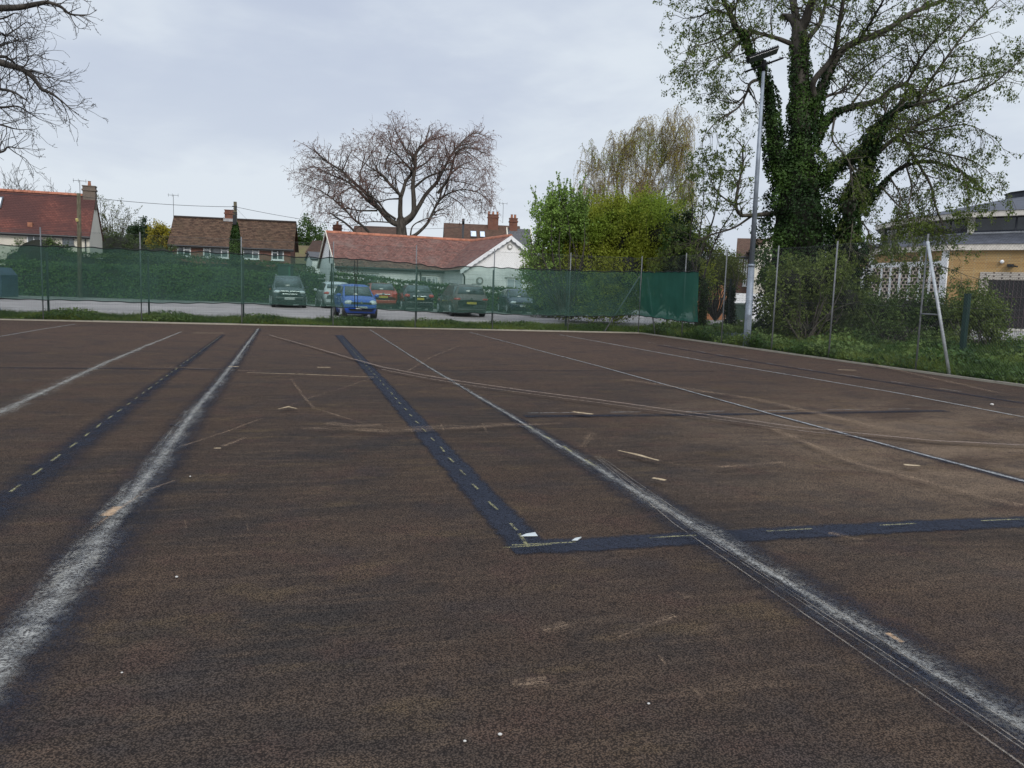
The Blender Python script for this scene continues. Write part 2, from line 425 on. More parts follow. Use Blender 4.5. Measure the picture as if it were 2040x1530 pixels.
# blue underlays
marking('blue_court_line',[(LD,.30),(LD2,.30)],ML_BLUE)
marking('blue_court_line',[(LB,[.52,.52,.50,.44,.32,.22])],ML_BLUES)
marking('blue_court_line',[(LC,[.62,.62,.62,.62,.62,.58,.50,.44,.40,.28])],ML_BLUES)
marking('blue_court_line',[(LE,[.08,.1,.14,.25,.42,.5,.62,.66,.66,.66,.66],dict(shift=.03))],ML_BLUES)
marking('blue_court_line',[(LF,[.05,.08,.14,.24,.3,.34,.34])],ML_BLUES)
marking('blue_court_line',[([(-120,733),(0,733),(250,735),(440,736)],.22),([(860,738),(1100,739),(1425,740)],.14),([(750,737),(860,738)],.08)],ML_BLUES)
marking('blue_court_line',[([(1045,830),(1300,828),(1530,825),(1885,819)],.28)],ML_BLUES)
marking('blue_court_line',[([(1310,688),(1570,732),(1700,752),(1820,770),(2040,804),(2300,845)],.26)],ML_BLUES)
# white lines
marking('white_court_line',[(LA,[.16,.16,.15,.14,.12,.07])],ML_WHITE)
marking('white_dust_band',[(LA,[.42,.42,.4,.34,.28,.14])],ML_DUST)
marking('white_dust_band',[(LC,[.29,.29,.29,.27,.26,.28,.29,.27,.22,.13])],ML_DUST)
marking('white_court_line',[(LC,[.24,.24,.22,.18,.15,.13,.12,.11,.10,.09],dict(shift=.02))],ML_WHITE)
marking('white_dust_band',[(LC[:7],[.14,.14,.14,.14,.13,.12,.1],dict(shift=.1))],ML_DUST)
marking('white_dust_band',[(LE,[.12,.14,.16,.18,.20,.26,.36,.32,.34,.36,.36],dict(shift=.03))],ML_DUST)
marking('white_court_line',[(LE,[.055,.06,.07,.07,.05,.09,.11,.08,.09,.09,.09],dict(shift=.03))],ML_WHITE)
marking('white_court_line',[(LF,[.055,.06,.07,.08,.08,.09,.09]),(LG,.095)],ML_CRISP)
marking('white_court_line',[([(-60,683),(0,671),(80,657),(150,646)],.07)],ML_CRISP)
# thin scratches beside the right white line
scr=[]
for off,w_ in ((0,.014),(.36,.008),(.5,.010),(.85,.010)):
    a=[(1185,912),(1340,1045),(1555,1194),(1721,1308),(1929,1450),(2060,1545)]
    b=[(1192,908),(1405,1052),(1640,1196),(1800,1300),(1990,1420),(2120,1500)]
    scr.append(([(x0*(1-off)+x1*off+random.uniform(-1.5,1.5),y0*(1-off)+y1*off+random.uniform(-1.,1.)) for (x0,y0),(x1,y1) in zip(a,b)],w_))
marking('scratch_lines',scr,linemat('pale_scratch',(.26,.22,.18),(.36,.33,.28),(1.,.2),.62,2.2,(.35,.62),None,60,(.2,.5)))
# yellow dashes
marking('yellow_dash_marks',dashes(LD[::-1][:0] or LD[:],.20,.30,.028,start=2.)+dashes(LD2,.34,.50,.028,start=.0)+dashes(LB[::-1],.22,.28,.03,start=1.)+[([(1034,1074),(1052,1101)],.035),([(1002,1103),(1098,1096)],.03)]+dashes(LE[2:6],.25,.35,.04,start=3.),ML_YEL)
marking('white_dash_marks',dashes([(1290,684),(1570,734),(1820,770),(2040,804)],.5,.7,.03)+dashes([(1050,829),(1530,824),(1880,819)],.5,.6,.025),ML_CRISP)
# tan scuffs, arcs and cream repairs
arc=[(536,670),(620,694),(690,715),(760,735),(840,751),(920,765),(1060,785),(1200,803),(1340,823),(1480,842),(1590,858),(1700,869),(1860,885),(2040,894),(2300,902)]
marking('tan_arc_scuff',[(arc,[.08]*3+[.11]*12),([(x,y+5+(x-700)*.002) for x,y in arc[3:12]],.07)],linemat('tan_arc',(.18,.135,.11),(.24,.19,.155),(1.,.1),.95,4,(.05,.45),None,50,(.2,.55)))
marking('tan_scuff_mark',[([(600,862),(660,862),(760,866),(900,858),(1000,854),(1120,850)],[.1,.35,.5,.4,.3,.1]),([(650,850),(700,856),(760,854)],.3),([(365,897),(440,872),(520,842)],.05),([(445,898),(490,880)],.09),
  ([(580,760),(600,790),(625,820),(720,850)],.07),([(350,968),(290,990),(180,1070)],.05),([(1180,870),(1160,900)],.15),([(1430,940),(1560,930)],.15),
  ([(810,745),(860,715),(920,690)],.08),([(1230,1287),(1290,1262),(1345,1245)],.09),([(1020,1385),(1090,1378)],.11),([(1080,1275),(1130,1262)],.1),([(1650,1075),(1720,1090)],.1),
  ([(1540,862),(1700,930),(1900,985),(2040,1020)],.2),([(1240,760),(1500,800),(1760,860)],.3),([(1640,700),(1760,735),(2000,790)],.25),([(300,735),(520,745)],.15)],ML_TAN)
marking('cream_filler_mark',[([(492,748),(600,751),(745,757)],[.035,.05,.03]),([(555,823),(575,818),(592,822)],[.03,.12,.03]),
  ([(632,737),(658,737)],.09),([(1140,828),(1160,830),(1180,832)],[.02,.10,.02]),([(1232,908),(1270,915),(1312,928)],[.02,.035,.02]),([(1800,936),(1832,938)],[.10,.07]),([(1142,828),(1180,833)],[.12,.10]),([(1230,907),(1312,928)],[.03,.045]),([(1300,964),(1325,969)],.07),([(1308,965),(1322,968)],.05),([(1670,741),(1705,742)],.1),([(426,904),(440,904)],.04),([(455,736),(476,736)],.1),([(385,667),(445,667)],.09)],ML_CREAM)
marking('cream_scuff_mark',[([(745,757),(690,778),(630,796),(560,823)],.035),([(1312,928),(1380,944),(1455,960)],[.03,.025,.01]),([(960,852),(970,872)],.03),([(878,853),(884,868)],.025),([(1785,957),(1855,973)],.012),
   ([(1700,975),(1760,985)],.01),([(1345,1200),(1372,1212)],.05),([(1310,1330),(1325,1350)],.02),([(1375,1395),(1400,1420)],.02),([(368,1052),(372,1070)],.012),([(492,1058),(494,1076)],.012),([(750,869),(1010,872)],.015),([(1345,822),(1160,829)],.02)],ML_TAN)
marking('orange_patch',[([(210,1045),(236,1026)],[.1,.075]),([(1765,1285),(1795,1304)],[.04,.035])],ML_ORG)
marking('bay_line',[([(20,607),(60,598)],.1,dict(z=.02)),([(85,621),(107,607)],.1,dict(z=.03)),([(213,622),(228,610)],.1,dict(z=.03)),([(278,621),(290,611)],.1,dict(z=.03)),([(405,622),(412,614)],.1,dict(z=.03)),([(525,624),(530,615)],.1,dict(z=.03))],ML_CRISP)
# ------------------------------------------------------------------ fences
M_GALV=simple('galvanised_steel',(.15,.155,.16),.65,.2,6,.3,.2,.2,40)
M_POLE=simple('lamp_column_steel',(.20,.23,.27),.5,.22,3,.5,.3,.15,30)
M_WIRE=simple('chain_wire',(.085,.09,.09),.6,.2,1,.4,.3)
M_GREENP=simple('green_coated_steel',(.006,.030,.024),.5,.2,3,.5)
M_DARKP=simple('dark_green_post',(.010,.020,.017),.6,.2,3,.4)
def tubes_from(name,segs,r,mat,parent,n=3):
    S=[]
    for a,b in segs:
        a=Vector(a); b=Vector(b); t=b-a; S.append((*a,*b,r,r,*t,*t))
    return build_segs(name,np.array(S),mat,parent,n)
FH=3.05
def chain_fence(label,p,d,s0,s1,posts,braces,posth):
    root=thing('chain_link_fence',label,'fence',(p.x,p.y,0))
    wires=[]; pitch=.075; k=int((s1-s0)/pitch)
    z0=.04; hh=FH-z0
    for i in range(-int(hh/pitch),k):
        for sg in (1,-1):
            a=s0+i*pitch; b=a+hh; za,zb=(z0,FH) if sg>0 else (FH,z0)
            if a<s0: za=za+(zb-za)*(s0-a)/(b-a); a_=s0
            else: a_=a
            if b>s1: zb=za+(zb-za)*(s1-a_)/(b-a_); b_=s1
            else: b_=b
            if b_-a_<.02: continue
            of=.004*sg
            # long wires broken in three so the mesh sags a little
            wires.append((d*a_+Vector((0,of,za)),d*b_+Vector((0,of,zb))))
    tubes_from('wire_mesh',wires,.0014,M_WIRE,root,3)
    for z in (.06,1.5,FH-.02):
        lw=[]; s=s0
        while s<s1-.1:
            e=min(s+3,s1); mid=(s+e)/2
            lw+=[(d*s+Vector((0,0,z)),d*mid+Vector((0,0,z-.02))),(d*mid+Vector((0,0,z-.02)),d*e+Vector((0,0,z)))]; s=e
        tubes_from('line_wire',lw,.003,M_WIRE,root,4)
    for (px,py,lean) in posts:
        g0=G(px,py); s=(g0-p).dot(d); q=d*s; mb=MB()
        mb.tube([q+Vector((0,0,-.2)),q+d*lean+Vector((0,0,posth))],.021,8)
        mb.build('post',M_GALV,root,True)
    for a,b,r in braces:
        mb=MB(); mb.tube([Vector(a)-Vector((p.x,p.y,0)),Vector(b)-Vector((p.x,p.y,0))],r,8); mb.build('brace',M_GALV,root,True)
    return root
out=.13
pF=FC+nf*out; pR=FC+nr_*out
far_posts=[(90,638.5,0),(294,640.5,0),(484,646,0),(663,650.5,0),(830,656,0),(985,659,0),(1133,661.5,0),(1274,664.5,0),(-95,636,0)]
L1=(FL2-FC).length
def onF(px,py,z): g0=G(px,py); s=(g0-FC).dot(e1); q=FC+e1*s+nf*out; return (q.x,q.y,z)
def onR(px,py,z): g0=G(px,py); s=(g0-FC).dot(e2); q=FC+e2*s+nr_*out; return (q.x,q.y,z)
fe=chain_fence('tall chain link fence on thin grey posts along the far end of the court','x' and pF,e1,-L1,0,far_posts,
  [(onF(1205,663,0),onF(1268,664,2.3),.026)],3.12)
ap=onR(1817,740,0); aq=onR(1889,749.5,0)
fr=chain_fence('tall chain link fence with a ladder-like braced post down the right side of the court',pR,e2,.05,(FR2-FC).length,
  [(1334,675,0),(1414,686,0),(1521,700,0),(1653,716,0),(1817,740,0),(2250,805,0)],[(onR(1297,668,0),onR(1277,665,2.3),.028)],3.12)
# braced post: raking strut and the bar between
pr=Vector((pR.x,pR.y,0)); top=Vector(ap)+Vector((0,0,2.95)); foot=Vector(aq)+nr_*0.0
mb=MB(); mb.tube([foot-pr,top-pr],.036,8); mb.build('raking_strut',simple('bright_galvanised',(.36,.38,.39),.5,.2,6,.5,.3),fr,True)
f_=1.32/2.95; q=foot.lerp(top,f_); mb=MB(); mb.tube([Vector(ap)+Vector((0,0,1.32))-pr,q-pr],.02,8); mb.build('tie_bar',M_GALV,fr,True)
# weldmesh fence outside the verge
def weld_fence(label,p,d,s0,s1,step,at=None,pw=.03):
    root=thing('weldmesh_fence',label,'fence',(p.x,p.y,0)); H=2.3; h=[];
    z=.15
    while z<H: h.append((d*s0+Vector((0,0,z)),d*s1+Vector((0,0,z)))); z+=.2
    s=s0
    while s<s1: h.append((d*s+Vector((0,0,.1)),d*s+Vector((0,0,H)))); s+=.055
    tubes_from('mesh_panel',h,.0027,M_DARKP,root,3)
    ss=[]; s=s0+.2
    while s<s1: ss.append(s); s+=step
    for s in (at or ss):
        q=d*s; mb=MB(); M=Matrix.Translation(q)@Matrix.Rotation(math.atan2(d.y,d.x),4,'Z')
        mb.box((-pw,-pw,-.2),(pw,pw,H+.05),M); mb.box((-pw-.005,-pw-.005,H+.05),(pw+.005,pw+.005,H+.07),M); mb.build('post',M_DARKP,root)
    return root
w1=FC+nf*2.0+e1*2.; 
def onw(px,p,d,n):
    r=ray(px,620); t_=(p-CAM).dot(n)/r.dot(n); return (CAM+r*t_-p).dot(d)
weld_fence('lower dark green wire mesh fence behind the green screen on the far verge',w1,e1,-31.3,-.3,3.02,[onw(x,w1,e1,nf) for x in (-92,97,297,485,660,829,981,1128)],.03)
w2=FC+nf*2.0+nr_*4.1; 
weld_fence('green wire mesh fence with a broad green post between the right verge and the lane',w2,e2,0,27,2.9,[onw(x,w2,e2,nr_) for x in (1330,1396,1452,1550)],.035)
q=w2+e2*onw(1925,w2,e2,nr_)
mb=MB(); M=Matrix.Rotation(math.atan2(e2.y,e2.x),4,'Z'); mb.box((-.07,-.05,-.2),(.07,.05,1.85),M); mb.box((-.08,-.06,1.85),(.08,.06,1.88),M); ob=mb.build('fence_post',M_GREENP); ob.location=q; tag(ob,'broad dark green metal post standing in the right verge','post')
# ------------------------------------------------------------------ green windbreak screens
def netmat(name,col,a0,a1):
    t=NT(name); uv=t.uv(); o=t.obj()
    v=t.n('SeparateXYZ',{0:uv},out=1)
    a=t.mr(t.noise(t.mapv(uv,(.6,2,1)),1.3,3),.35,.65,a0,a1)
    a=t.math('ADD',a,t.mul(t.mr(v,.0,.12,.14,0),1.),clamp=True)
    c=t.mix(t.noise(t.mapv(uv,(3,.6,1)),1.2,4),col,tuple(x*1.55 for x in col))
    body=t.n('MixShader',{0:.45,1:t.bsdf(c,.8,spec=.3),2:t.n('BsdfTranslucent',{0:c})})
    return t.fin(t.n('MixShader',{0:a,1:t.n('BsdfTransparent',{0:(.8,.97,.92)}),2:body}))
M_NET=netmat('green_windbreak_net',(.046,.094,.076),.38,.55)
M_NET2=netmat('green_windbreak_net_dense',(.028,.118,.085),.74,.86)
M_CORD=simple('black_cord',(.006,.010,.010),.8,.1)
def screen(label,bot,top,p,d,n,mat,off,extra=None,group=None):
    """bot/top photo polylines projected on to the fence plane; real cloth with ripples"""
    nd=n; root=thing('windbreak_screen',label,'screen',(p.x,p.y,0),group=group)
    def hit(px,py):
        r=ray(px,py); q=p-nd*off; t_=(q-CAM).dot(nd)/r.dot(nd); return CAM+r*t_
    def at(poly,x):
        for i in range(len(poly)-1):
            if x<=poly[i+1][0] or i==len(poly)-2:
                a,b=poly[i],poly[i+1]; f=(x-a[0])/(b[0]-a[0]); return a[1]+(b[1]-a[1])*f
    x0=max(bot[0][0],top[0][0]); x1=min(bot[-1][0],top[-1][0]); nx=int((x1-x0)/4)+2; ny=14
    V=[];UV=[]; topc=[];botc=[]; s0=None
    for i in range(nx):
        x=x0+(x1-x0)*i/(nx-1)
        tb=hit(x,at(top,x)); bb=hit(x,at(bot,x)); s=(bb-p).dot(d)
        wv=.018*math.sin(s*9+1.3*math.sin(s*2.1))
        tb=tb+Vector((0,0,wv*1.0)); bb=bb+Vector((0,0,.012*math.sin(s*7.1+1)))
        for j in range(ny+1):
            f=j/ny; q=bb.lerp(tb,f); rp=(.025*math.sin(s*2.3+f*2)+.012*math.sin(s*7.7+3*f))*math.sin(math.pi*min(f*1.2,1))+ .03*(1-f)*math.sin(s*1.1)
            q=q+nd*(-abs(rp)); V.append(q-Vector((p.x,p.y,0))); UV.append((s,f))
        topc.append(V[-1]); botc.append(V[-1-ny])
    i=(np.arange(nx-1)[:,None]*(ny+1)+np.arange(ny)[None]).ravel()
    fast('net',np.array([tuple(v) for v in V]),[np.stack([i,i+ny+1,i+ny+2,i+1],1)],mat,root,uv=UV,smooth=True)
    mb=MB(); mb.tube([c-nd*.01 for c in topc],.018,5); mb.build('top_hem',M_CORD,root,True)
    mb=MB(); mb.tube([c-nd*.01 for c in botc],.016,5); mb.build('bottom_hem',M_CORD,root,True)
    return root,hit
TOP=[(-140,484),(0,488.5),(85,490),(200,494),(289,498),(340,500.5),(400,502),(457,505),(500,506),(579,511),(640,514),(662,513.5),(712,517),(760,520),(800,523),(833,526),(860,531),(879,534.5),(903,534),(925,530.5),(960,531.5),(987,533.5),(1045,535.5),(1100,537.5),(1138,538),(1180,540.5),(1216,541),(1274,540.5)]
BOT=[(-140,592),(0,595),(60,596.5),(130,598),(189,599.5),(267,602.5),(330,603.5),(380,604),(438,603.5),(480,604.5),(536,607),(608,609.5),(661,611.5),(709,613.5),(779,617.5),(800,619),(860,622),(970,624.5),(1030,627),(1100,629),(1136,629.5),(1216,630),(1260,627.5),(1274,628)]
s1_,h1=screen('long see-through dark green windbreak netting along the far fence before the parked cars',BOT,TOP,pF,e1,nf,M_NET,.10)
# the corner sheet doubles over the last bays and turns the corner
TOP2=[(1274,541),(1300,542),(1340,541),(1399,541.5)]
BOT2=[(1274,629),(1323,635),(1350,639),(1392,643)]
s2_,h2=screen('short opaque teal green windbreak sheet on the right fence just round the corner',BOT2,TOP2,pR,e2,nr_,M_NET2,.10)
# tie cords hanging in the middle of the long screen
mb=MB(); b0=Vector((pF.x,pF.y,0))
for x in (706.5,712.5):
    pts=[h1(x,517),h1(x-1,540),h1(709+(x-709)*.3,560),h1(x-.5,575),h1(x,600),h1(x-.5,613)]
    mb.tube([q-b0-nf*.03 for q in pts],.012,5)
mb.build('tie_cord',M_CORD,s1_,True)
# ------------------------------------------------------------------ floodlight column
lb=G(1487,692); topz=(P(1523,122,lb.y))
root=thing('floodlight_column','tall grey steel lamp column at the right court edge with two tilted black floodlights','lamp post',(lb.x,lb.y,0))
lb2=lb+nr_*.28
dy_=0
tp=P(1522,128,lb.y+.0)-Vector((lb.x,lb.y,0)); 
jt=tp*(.30)
b_=nr_*.0
mb=MB(); mb.tube([Vector((0,0,-.2)),Vector((tp.x*.0,0,0)),jt],[.118,.118,.100],16); mb.build('lower_column',M_POLE,root,True)
mb=MB(); mb.tube([jt-Vector((0,0,.06)),jt+Vector((0,0,.02))],[.112,.104],16); mb.build('collar',M_POLE,root,True)
mb=MB(); mb.tube([jt,tp],[.084,.046],14); mb.build('upper_column',M_POLE,root,True)
MB().box((-.07,-.131,.55),(.07,-.112,1.05)).build('access_door',M_POLE,root,bevel=.004)
M_LAMP=simple('black_lamp_casting',(.006,.0065,.008),.8,.2,9,.15)
M_LENS=simple('lamp_glass',(.10,.11,.12),.15,.1,3,.6)
mb=MB(); ax=(P(1545,101,lb.y)-P(1488,122,lb.y)).normalized()
mb.tube([tp-ax*.62+Vector((0,0,-.02)),tp+ax*.62+Vector((0,0,-.02))],.03,8); mb.tube([tp+Vector((0,0,-.2)),tp+Vector((0,0,.12))],.06,10); mb.build('cross_arm',M_LAMP,root,True)
for cx_,cy_ in ((1505,114),(1534,104)):
    c=P(cx_,cy_,lb.y)-Vector((lb.x,lb.y,0)); 
    y_=Vector((-.25,-1,0)).normalized(); X=ax; Z=X.cross(y_).normalized(); Z=-Z if Z.z<0 else Z; Y=Z.cross(X)
    M=Matrix.Translation(c)@Matrix((X,Y,Z)).transposed().to_4x4()@Matrix.Rotation(R(-12),4,'X')
    mb=MB(); mb.box((-.25,-.16,-.035),(.25,.16,.035),M)
    for k in range(9): mb.box((-.25+k*.06,-.17,.041),(-.235+k*.06,.17,.07),M)
    fl=mb.build('floodlight',M_LAMP,root,bevel=.012)
    MB().box((-.23,-.16,-.047),(.23,.16,-.038),M).build('lens',M_LENS,fl)
# ------------------------------------------------------------------ litter on the court
M_PAPER=simple('white_card',(.42,.45,.45),.8,.15)
def scrap(label,pts,h=.004):
    mb=MB(); g_=[G(*p) for p in pts]; c=sum(g_,Vector())/len(g_)
    root=MB(); lo=[(p.x-c.x,p.y-c.y,.009) for p in g_]; hi=[(p.x-c.x,p.y-c.y,.009+h+(.005 if i==2 else .001*(i%2))) for i,p in enumerate(g_)]
    n=len(lo); root.poly(lo+hi,[tuple(range(n))[::-1],tuple(range(n,2*n))]+[(i,(i+1)%n,(i+1)%n+n,i+n) for i in range(n)])
    ob=root.build('card_scrap',M_PAPER); ob.location=(c.x,c.y,0); tag(ob,label,'litter')
scrap('larger flat white card scrap at the corner of the blue lines',[(1036,1071.5),(1071,1071),(1066,1065),(1048,1066.5)],.002)
scrap('smaller folded white scrap lying on the blue line to the right of the corner',[(1139,1080),(1150,1080),(1158,1074.5),(1146,1075.5)],.003)
M_PEB=simple('pale_pebble',(.45,.44,.41),.8,.15,20)
for i,(x,y,r,lab) in enumerate([(352,1152,.008,'small white pebble on the dark tarmac right of the wide dusty line'),(996,1467,.008,'cream pebble near the bottom edge of the court below the blue corner'),(243,1343,.005,'tiny pale pebble low on the left of the court'),
    (1292,1405,.006,'tiny yellow-white pebble low right of centre'),(926,1480,.006,'small pink-brown pebble left of the cream one near the bottom'),(379,951,.008,'white pebble beside the dusty line in the mid-left court'),(1976,808,.03,'pale stone on the tarmac by the right-hand dashed line')]):
    g_=G(x,y); mb=MB(); mb.ell((0,0,r*.5),(r,r*.8,r*.55),9,6); ob=mb.build('pebble',M_PEB,None,True); ob.location=(g_.x,g_.y,.004); tag(ob,lab,'pebble')
# ------------------------------------------------------------------ trees
class Tree:
    def __init__(s,env=None,trop=0.,wander=.18,step=.35,rmin=.006,spread=(30,60),droop_r=.02,droop=0.):
        s.S=[]; s.tips=[]; s.nt=None; s.env=env; s.trop=trop; s.wander=wander; s.step=step; s.rmin=rmin; s.spread=spread; s.droop=droop; s.droop_r=droop_r; s.count=0
    def seg(s,p,q,r0,r1,t0,t1): s.S.append((p.x,p.y,p.z,q.x,q.y,q.z,r0,r1,t0.x,t0.y,t0.z,t1.x,t1.y,t1.z))
    def limb(s,pts,r0,r1,n=6):
        """smooth limb through points; returns samples (p, dir, r)"""
        pts=[Vector(p) for p in pts]; P0=[pts[0]*2-pts[1]]+pts+[pts[-1]*2-pts[-2]]; out=[]
        for i in range(1,len(P0)-2):
            for j in range(n):
                t=j/n; a,b,c,d=P0[i-1],P0[i],P0[i+1],P0[i+2]
                out.append(.5*((2*b)+(c-a)*t+(2*a-5*b+4*c-d)*t*t+(3*b-a-3*c+d)*t*t*t))
        out.append(pts[-1]); N=len(out); res=[]
        for i in range(N):
            t=(out[min(i+1,N-1)]-out[max(i-1,0)]).normalized(); f=i/(N-1); res.append((out[i],t,r0+(r1-r0)*f**.8))
        for i in range(N-1):
            s.seg(out[i],out[i+1],res[i][2],res[i+1][2],res[i][1],res[i+1][1])
        if s.nt is None: s.nt=len(s.S)
        return res
    def grow(s,p,d,L,r,lvl,dens=1.):
        if s.count>s.cap: return
        n=max(3,int(L/s.step)); st=L/n; tp=d.copy(); rr=r
        for i in range(n):
            g=s.trop if rr>s.droop_r else s.trop-s.droop
            nd=d+Vector((random.gauss(0,s.wander),random.gauss(0,s.wander),random.gauss(0,s.wander)+g)); nd.normalize()
            q=p+nd*st
            if s.env and not s.env(q) and i>1: break
            r1=max(rr-(r-s.rmin)/n*.85,s.rmin*.7)
            s.seg(p,q,rr,r1,d,nd); s.count+=1
            if lvl>0 and i>0 or (lvl>0 and random.random()<.3):
                k=dens*(1.0 if lvl>1 else 1.25)
                while random.random()<k:
                    k-=1
                    ang=R(random.uniform(*s.spread)); ax=nd.orthogonal().normalized(); ax.rotate(Matrix.Rotation(random.uniform(0,6.283),3,nd)); cd_=nd.copy(); cd_.rotate(Matrix.Rotation(ang,3,ax))
                    s.grow(q,cd_,L*random.uniform(.35,.62)*(1-.35*i/n),max(r1*.6,s.rmin),lvl-1,dens)
            p=q; d=nd; rr=r1
            if lvl<=1: s.tips.append((p.x,p.y,p.z,d.x,d.y,d.z))
    cap=60000; endk=.8
    def side(s,res,every,L,r,lvl,dens=1.,start=.25,up=.2,bias=None,mult=1):
        N=len(res)
        for i in range(int(N*start),N,every):
          for _ in range(mult):
            p,t,rr=res[i]; ax=t.orthogonal().normalized(); ax.rotate(Matrix.Rotation(random.uniform(0,6.283),3,t)); d=t.copy(); d.rotate(Matrix.Rotation(R(random.uniform(30,75)),3,ax)); d.z+=up
            if bias: d+=bias
            d.normalize(); f=i/N
            s.grow(p,d,L*random.uniform(.6,1.15)*(1.1-.4*f),min(r,rr*.6),lvl,dens)
        p,t,rr=res[-1]; s.grow(p,t,L*s.endk,rr,lvl,dens)
    def build(s,root,mat,big=.06,mid=.018,names=('trunk','branches'),matb=None,tw=1.):
        A=np.array(s.S); r=A[:,6]
        nt=s.nt or 8; ix=np.arange(len(A)); b=A[ix<nt]; m0=A[(r>=big)&(ix>=nt)]; A=A[ix>=nt]; r=A[:,6]; m_=A[(r<big)&(r>=mid)]; l=A[r<mid].copy(); l[:,6:8]*=tw
        if len(b): build_segs(names[0],b,mat,root,9)
        
        if len(m0)+len(m_): build_segs_multi('limbs' if names[1]=='branches' else names[1],[(m0,9),(m_,5)],mat,root)
        build_segs_multi(names[1],[(l,3)],matb or mat,root)
def barkmat(name,c1,c2,sc=6):
    t=NT(name); o=t.obj(); n=t.noise(t.mapv(o,(1,1,.25)),sc,5,.65)
    return t.fin(t.bsdf(t.mix(t.mr(n,.35,.65),c1,c2),.9,t.bump(n,.8,.03),spec=.2))
M_BARK=barkmat('grey_bark',(.035,.031,.027),(.085,.075,.063))
M_BARKD=barkmat('dark_bark',(.022,.020,.018),(.060,.052,.045))
M_TWIGR=barkmat('reddish_twigs',(.11,.068,.058),(.19,.125,.105))
M_TWIGG=barkmat('grey_green_twigs',(.045,.042,.03),(.10,.092,.066))
def cmap(x0,y0,s): return lambda a,b:(x0+a/s,y0+b/s)
def rel(root,pts,Y,dys=None,f=None):
    out=[]
    for i,p in enumerate(pts):
        q=f(*p) if f else p; dy=dys*(i/(len(pts)-1)) if dys else 0
        v=P(q[0],q[1],Y+dy); out.append(v-Vector(root.location))
    return out
# --- big bare beech behind the white bungalow
def env_poly(pts,Y,root,rad):
    """crown test: outline in angle space turned into a rounded volume about the trunk"""
    base=[P(x,y,Y) for x,y in pts]; cx=sum(b.x for b in base)/len(base)
    poly=[(b.x,b.z) for b in base]
    def inside(x,z):
        c=False; j=len(poly)-1
        for i in range(len(poly)):
            if (poly[i][1]>z)!=(poly[j][1]>z) and x<(poly[j][0]-poly[i][0])*(z-poly[i][1])/(poly[j][1]-poly[i][1])+poly[i][0]: c=not c
            j=i
        return c
    L=Vector(root.location)
    return lambda q: inside(q.x+L.x,q.z+L.z) and abs(q.y)<rad
Y=72.; b=P(805,500,Y); root=thing('bare_beech','wide spreading leafless tree with reddish twigs rising behind the white gabled bungalow','tree',(b.x,b.y,0))
env=env_poly([(630,470),(622,430),(600,372),(592,345),(605,318),(618,285),(655,295),(690,268),(740,262),(772,246),(812,238),(862,250),(885,268),(945,262),(975,268),(985,310),(990,380),(978,412),(930,432),(880,450),(820,470)],Y,root,8.5)
T=Tree(env,trop=.03,wander=.16,step=.40,rmin=.008,spread=(25,62),droop_r=.022,droop=.20); T.cap=130000
cm=cmap(560,220,4.435)
def L_(pts,r0,r1,dy=0,side=(1.6,3),**k):
    r=T.limb(rel(root,pts,Y,dy,cm),r0,r1)
    T.side(r,1,side[0],.05,side[1]-1,k.get('dens',1.0),start=k.get('start',.35),mult=k.get('mult',1)); return r
L_([(1065,1400),(1063,1100),(1060,1020),(1058,960)],.52,.40,side=(.5,1),start=.99)
S_=(3.3,3)
L_([(1062,1060),(1052,900),(1055,760),(1040,735),(960,650),(905,580),(850,540),(780,500)],.26,.05,-2,S_)
L_([(1055,770),(1080,700),(1105,620),(1170,540),(1180,470)],.2,.1,1,S_)
L_([(1075,990),(1165,915),(1172,800),(1165,640),(1185,500),(1190,400),(1215,335),(1310,265),(1400,240)],.30,.04,0,S_)
L_([(1170,545),(1110,480),(1060,430),(980,320),(945,200)],.12,.03,2,S_)
L_([(1180,430),(1120,370),(1050,260),(1010,180)],.1,.03,-2,S_)
L_([(1195,515),(1290,455),(1350,390),(1420,300)],.1,.03,3,S_)
L_([(1175,680),(1290,590),(1420,540),(1560,505),(1680,520)],.12,.03,-3,S_)
L_([(1085,1000),(1150,950),(1215,850),(1280,740),(1370,640),(1425,540),(1500,400),(1560,320),(1640,240),(1720,200),(1820,235)],.26,.03,2,S_)
L_([(1385,730),(1480,600),(1520,450),(1570,350),(1680,330),(1780,370)],.14,.03,-3,S_)
L_([(1070,1250),(1120,1140),(1200,1090),(1290,1000),(1340,900),(1390,810),(1470,740),(1600,700),(1750,730),(1840,810)],.2,.03,1,S_)
L_([(1400,780),(1430,680),(1500,560),(1600,480),(1700,440)],.1,.03,3,S_)
L_([(1140,1120),(1165,1020),(1270,960),(1350,950),(1460,920)],.08,.02,0,(1.3,2))
L_([(1045,1010),(980,985),(910,920),(860,860),(790,780),(720,700),(640,640),(540,540),(420,460),(320,380),(250,330)],.30,.03,-1,S_)
L_([(860,870),(770,800),(680,710),(600,640),(520,600),(420,560),(300,500),(210,520)],.16,.03,2,S_)
L_([(850,885),(700,885),(600,870),(480,860),(400,890)],.09,.02,-2,(1.6,3))
L_([(1010,960),(930,900),(850,800),(760,740),(640,690)],.12,.03,-3,S_)
L_([(1040,780),(950,785),(870,805),(760,800),(600,790)],.08,.02,3,(1.6,3))
L_([(1060,1320),(880,1180),(760,1060),(720,1020),(640,960),(560,870),(480,800),(400,740),(300,690),(220,660)],.16,.03,0,S_)
L_([(1060,1350),(820,1230),(700,1120),(640,1060),(560,990),(480,940)],.16,.07,0,(1.,2),dens=.3,start=.75)
L_([(1050,1000),(900,985),(760,985),(640,1010)],.08,.03,-2,(1.,2))
L_([(540,540),(580,440),(620,350),(600,300)],.08,.02,2,(1.7,3)); L_([(920,520),(930,430),(970,350),(960,260),(880,190)],.09,.02,1,S_)
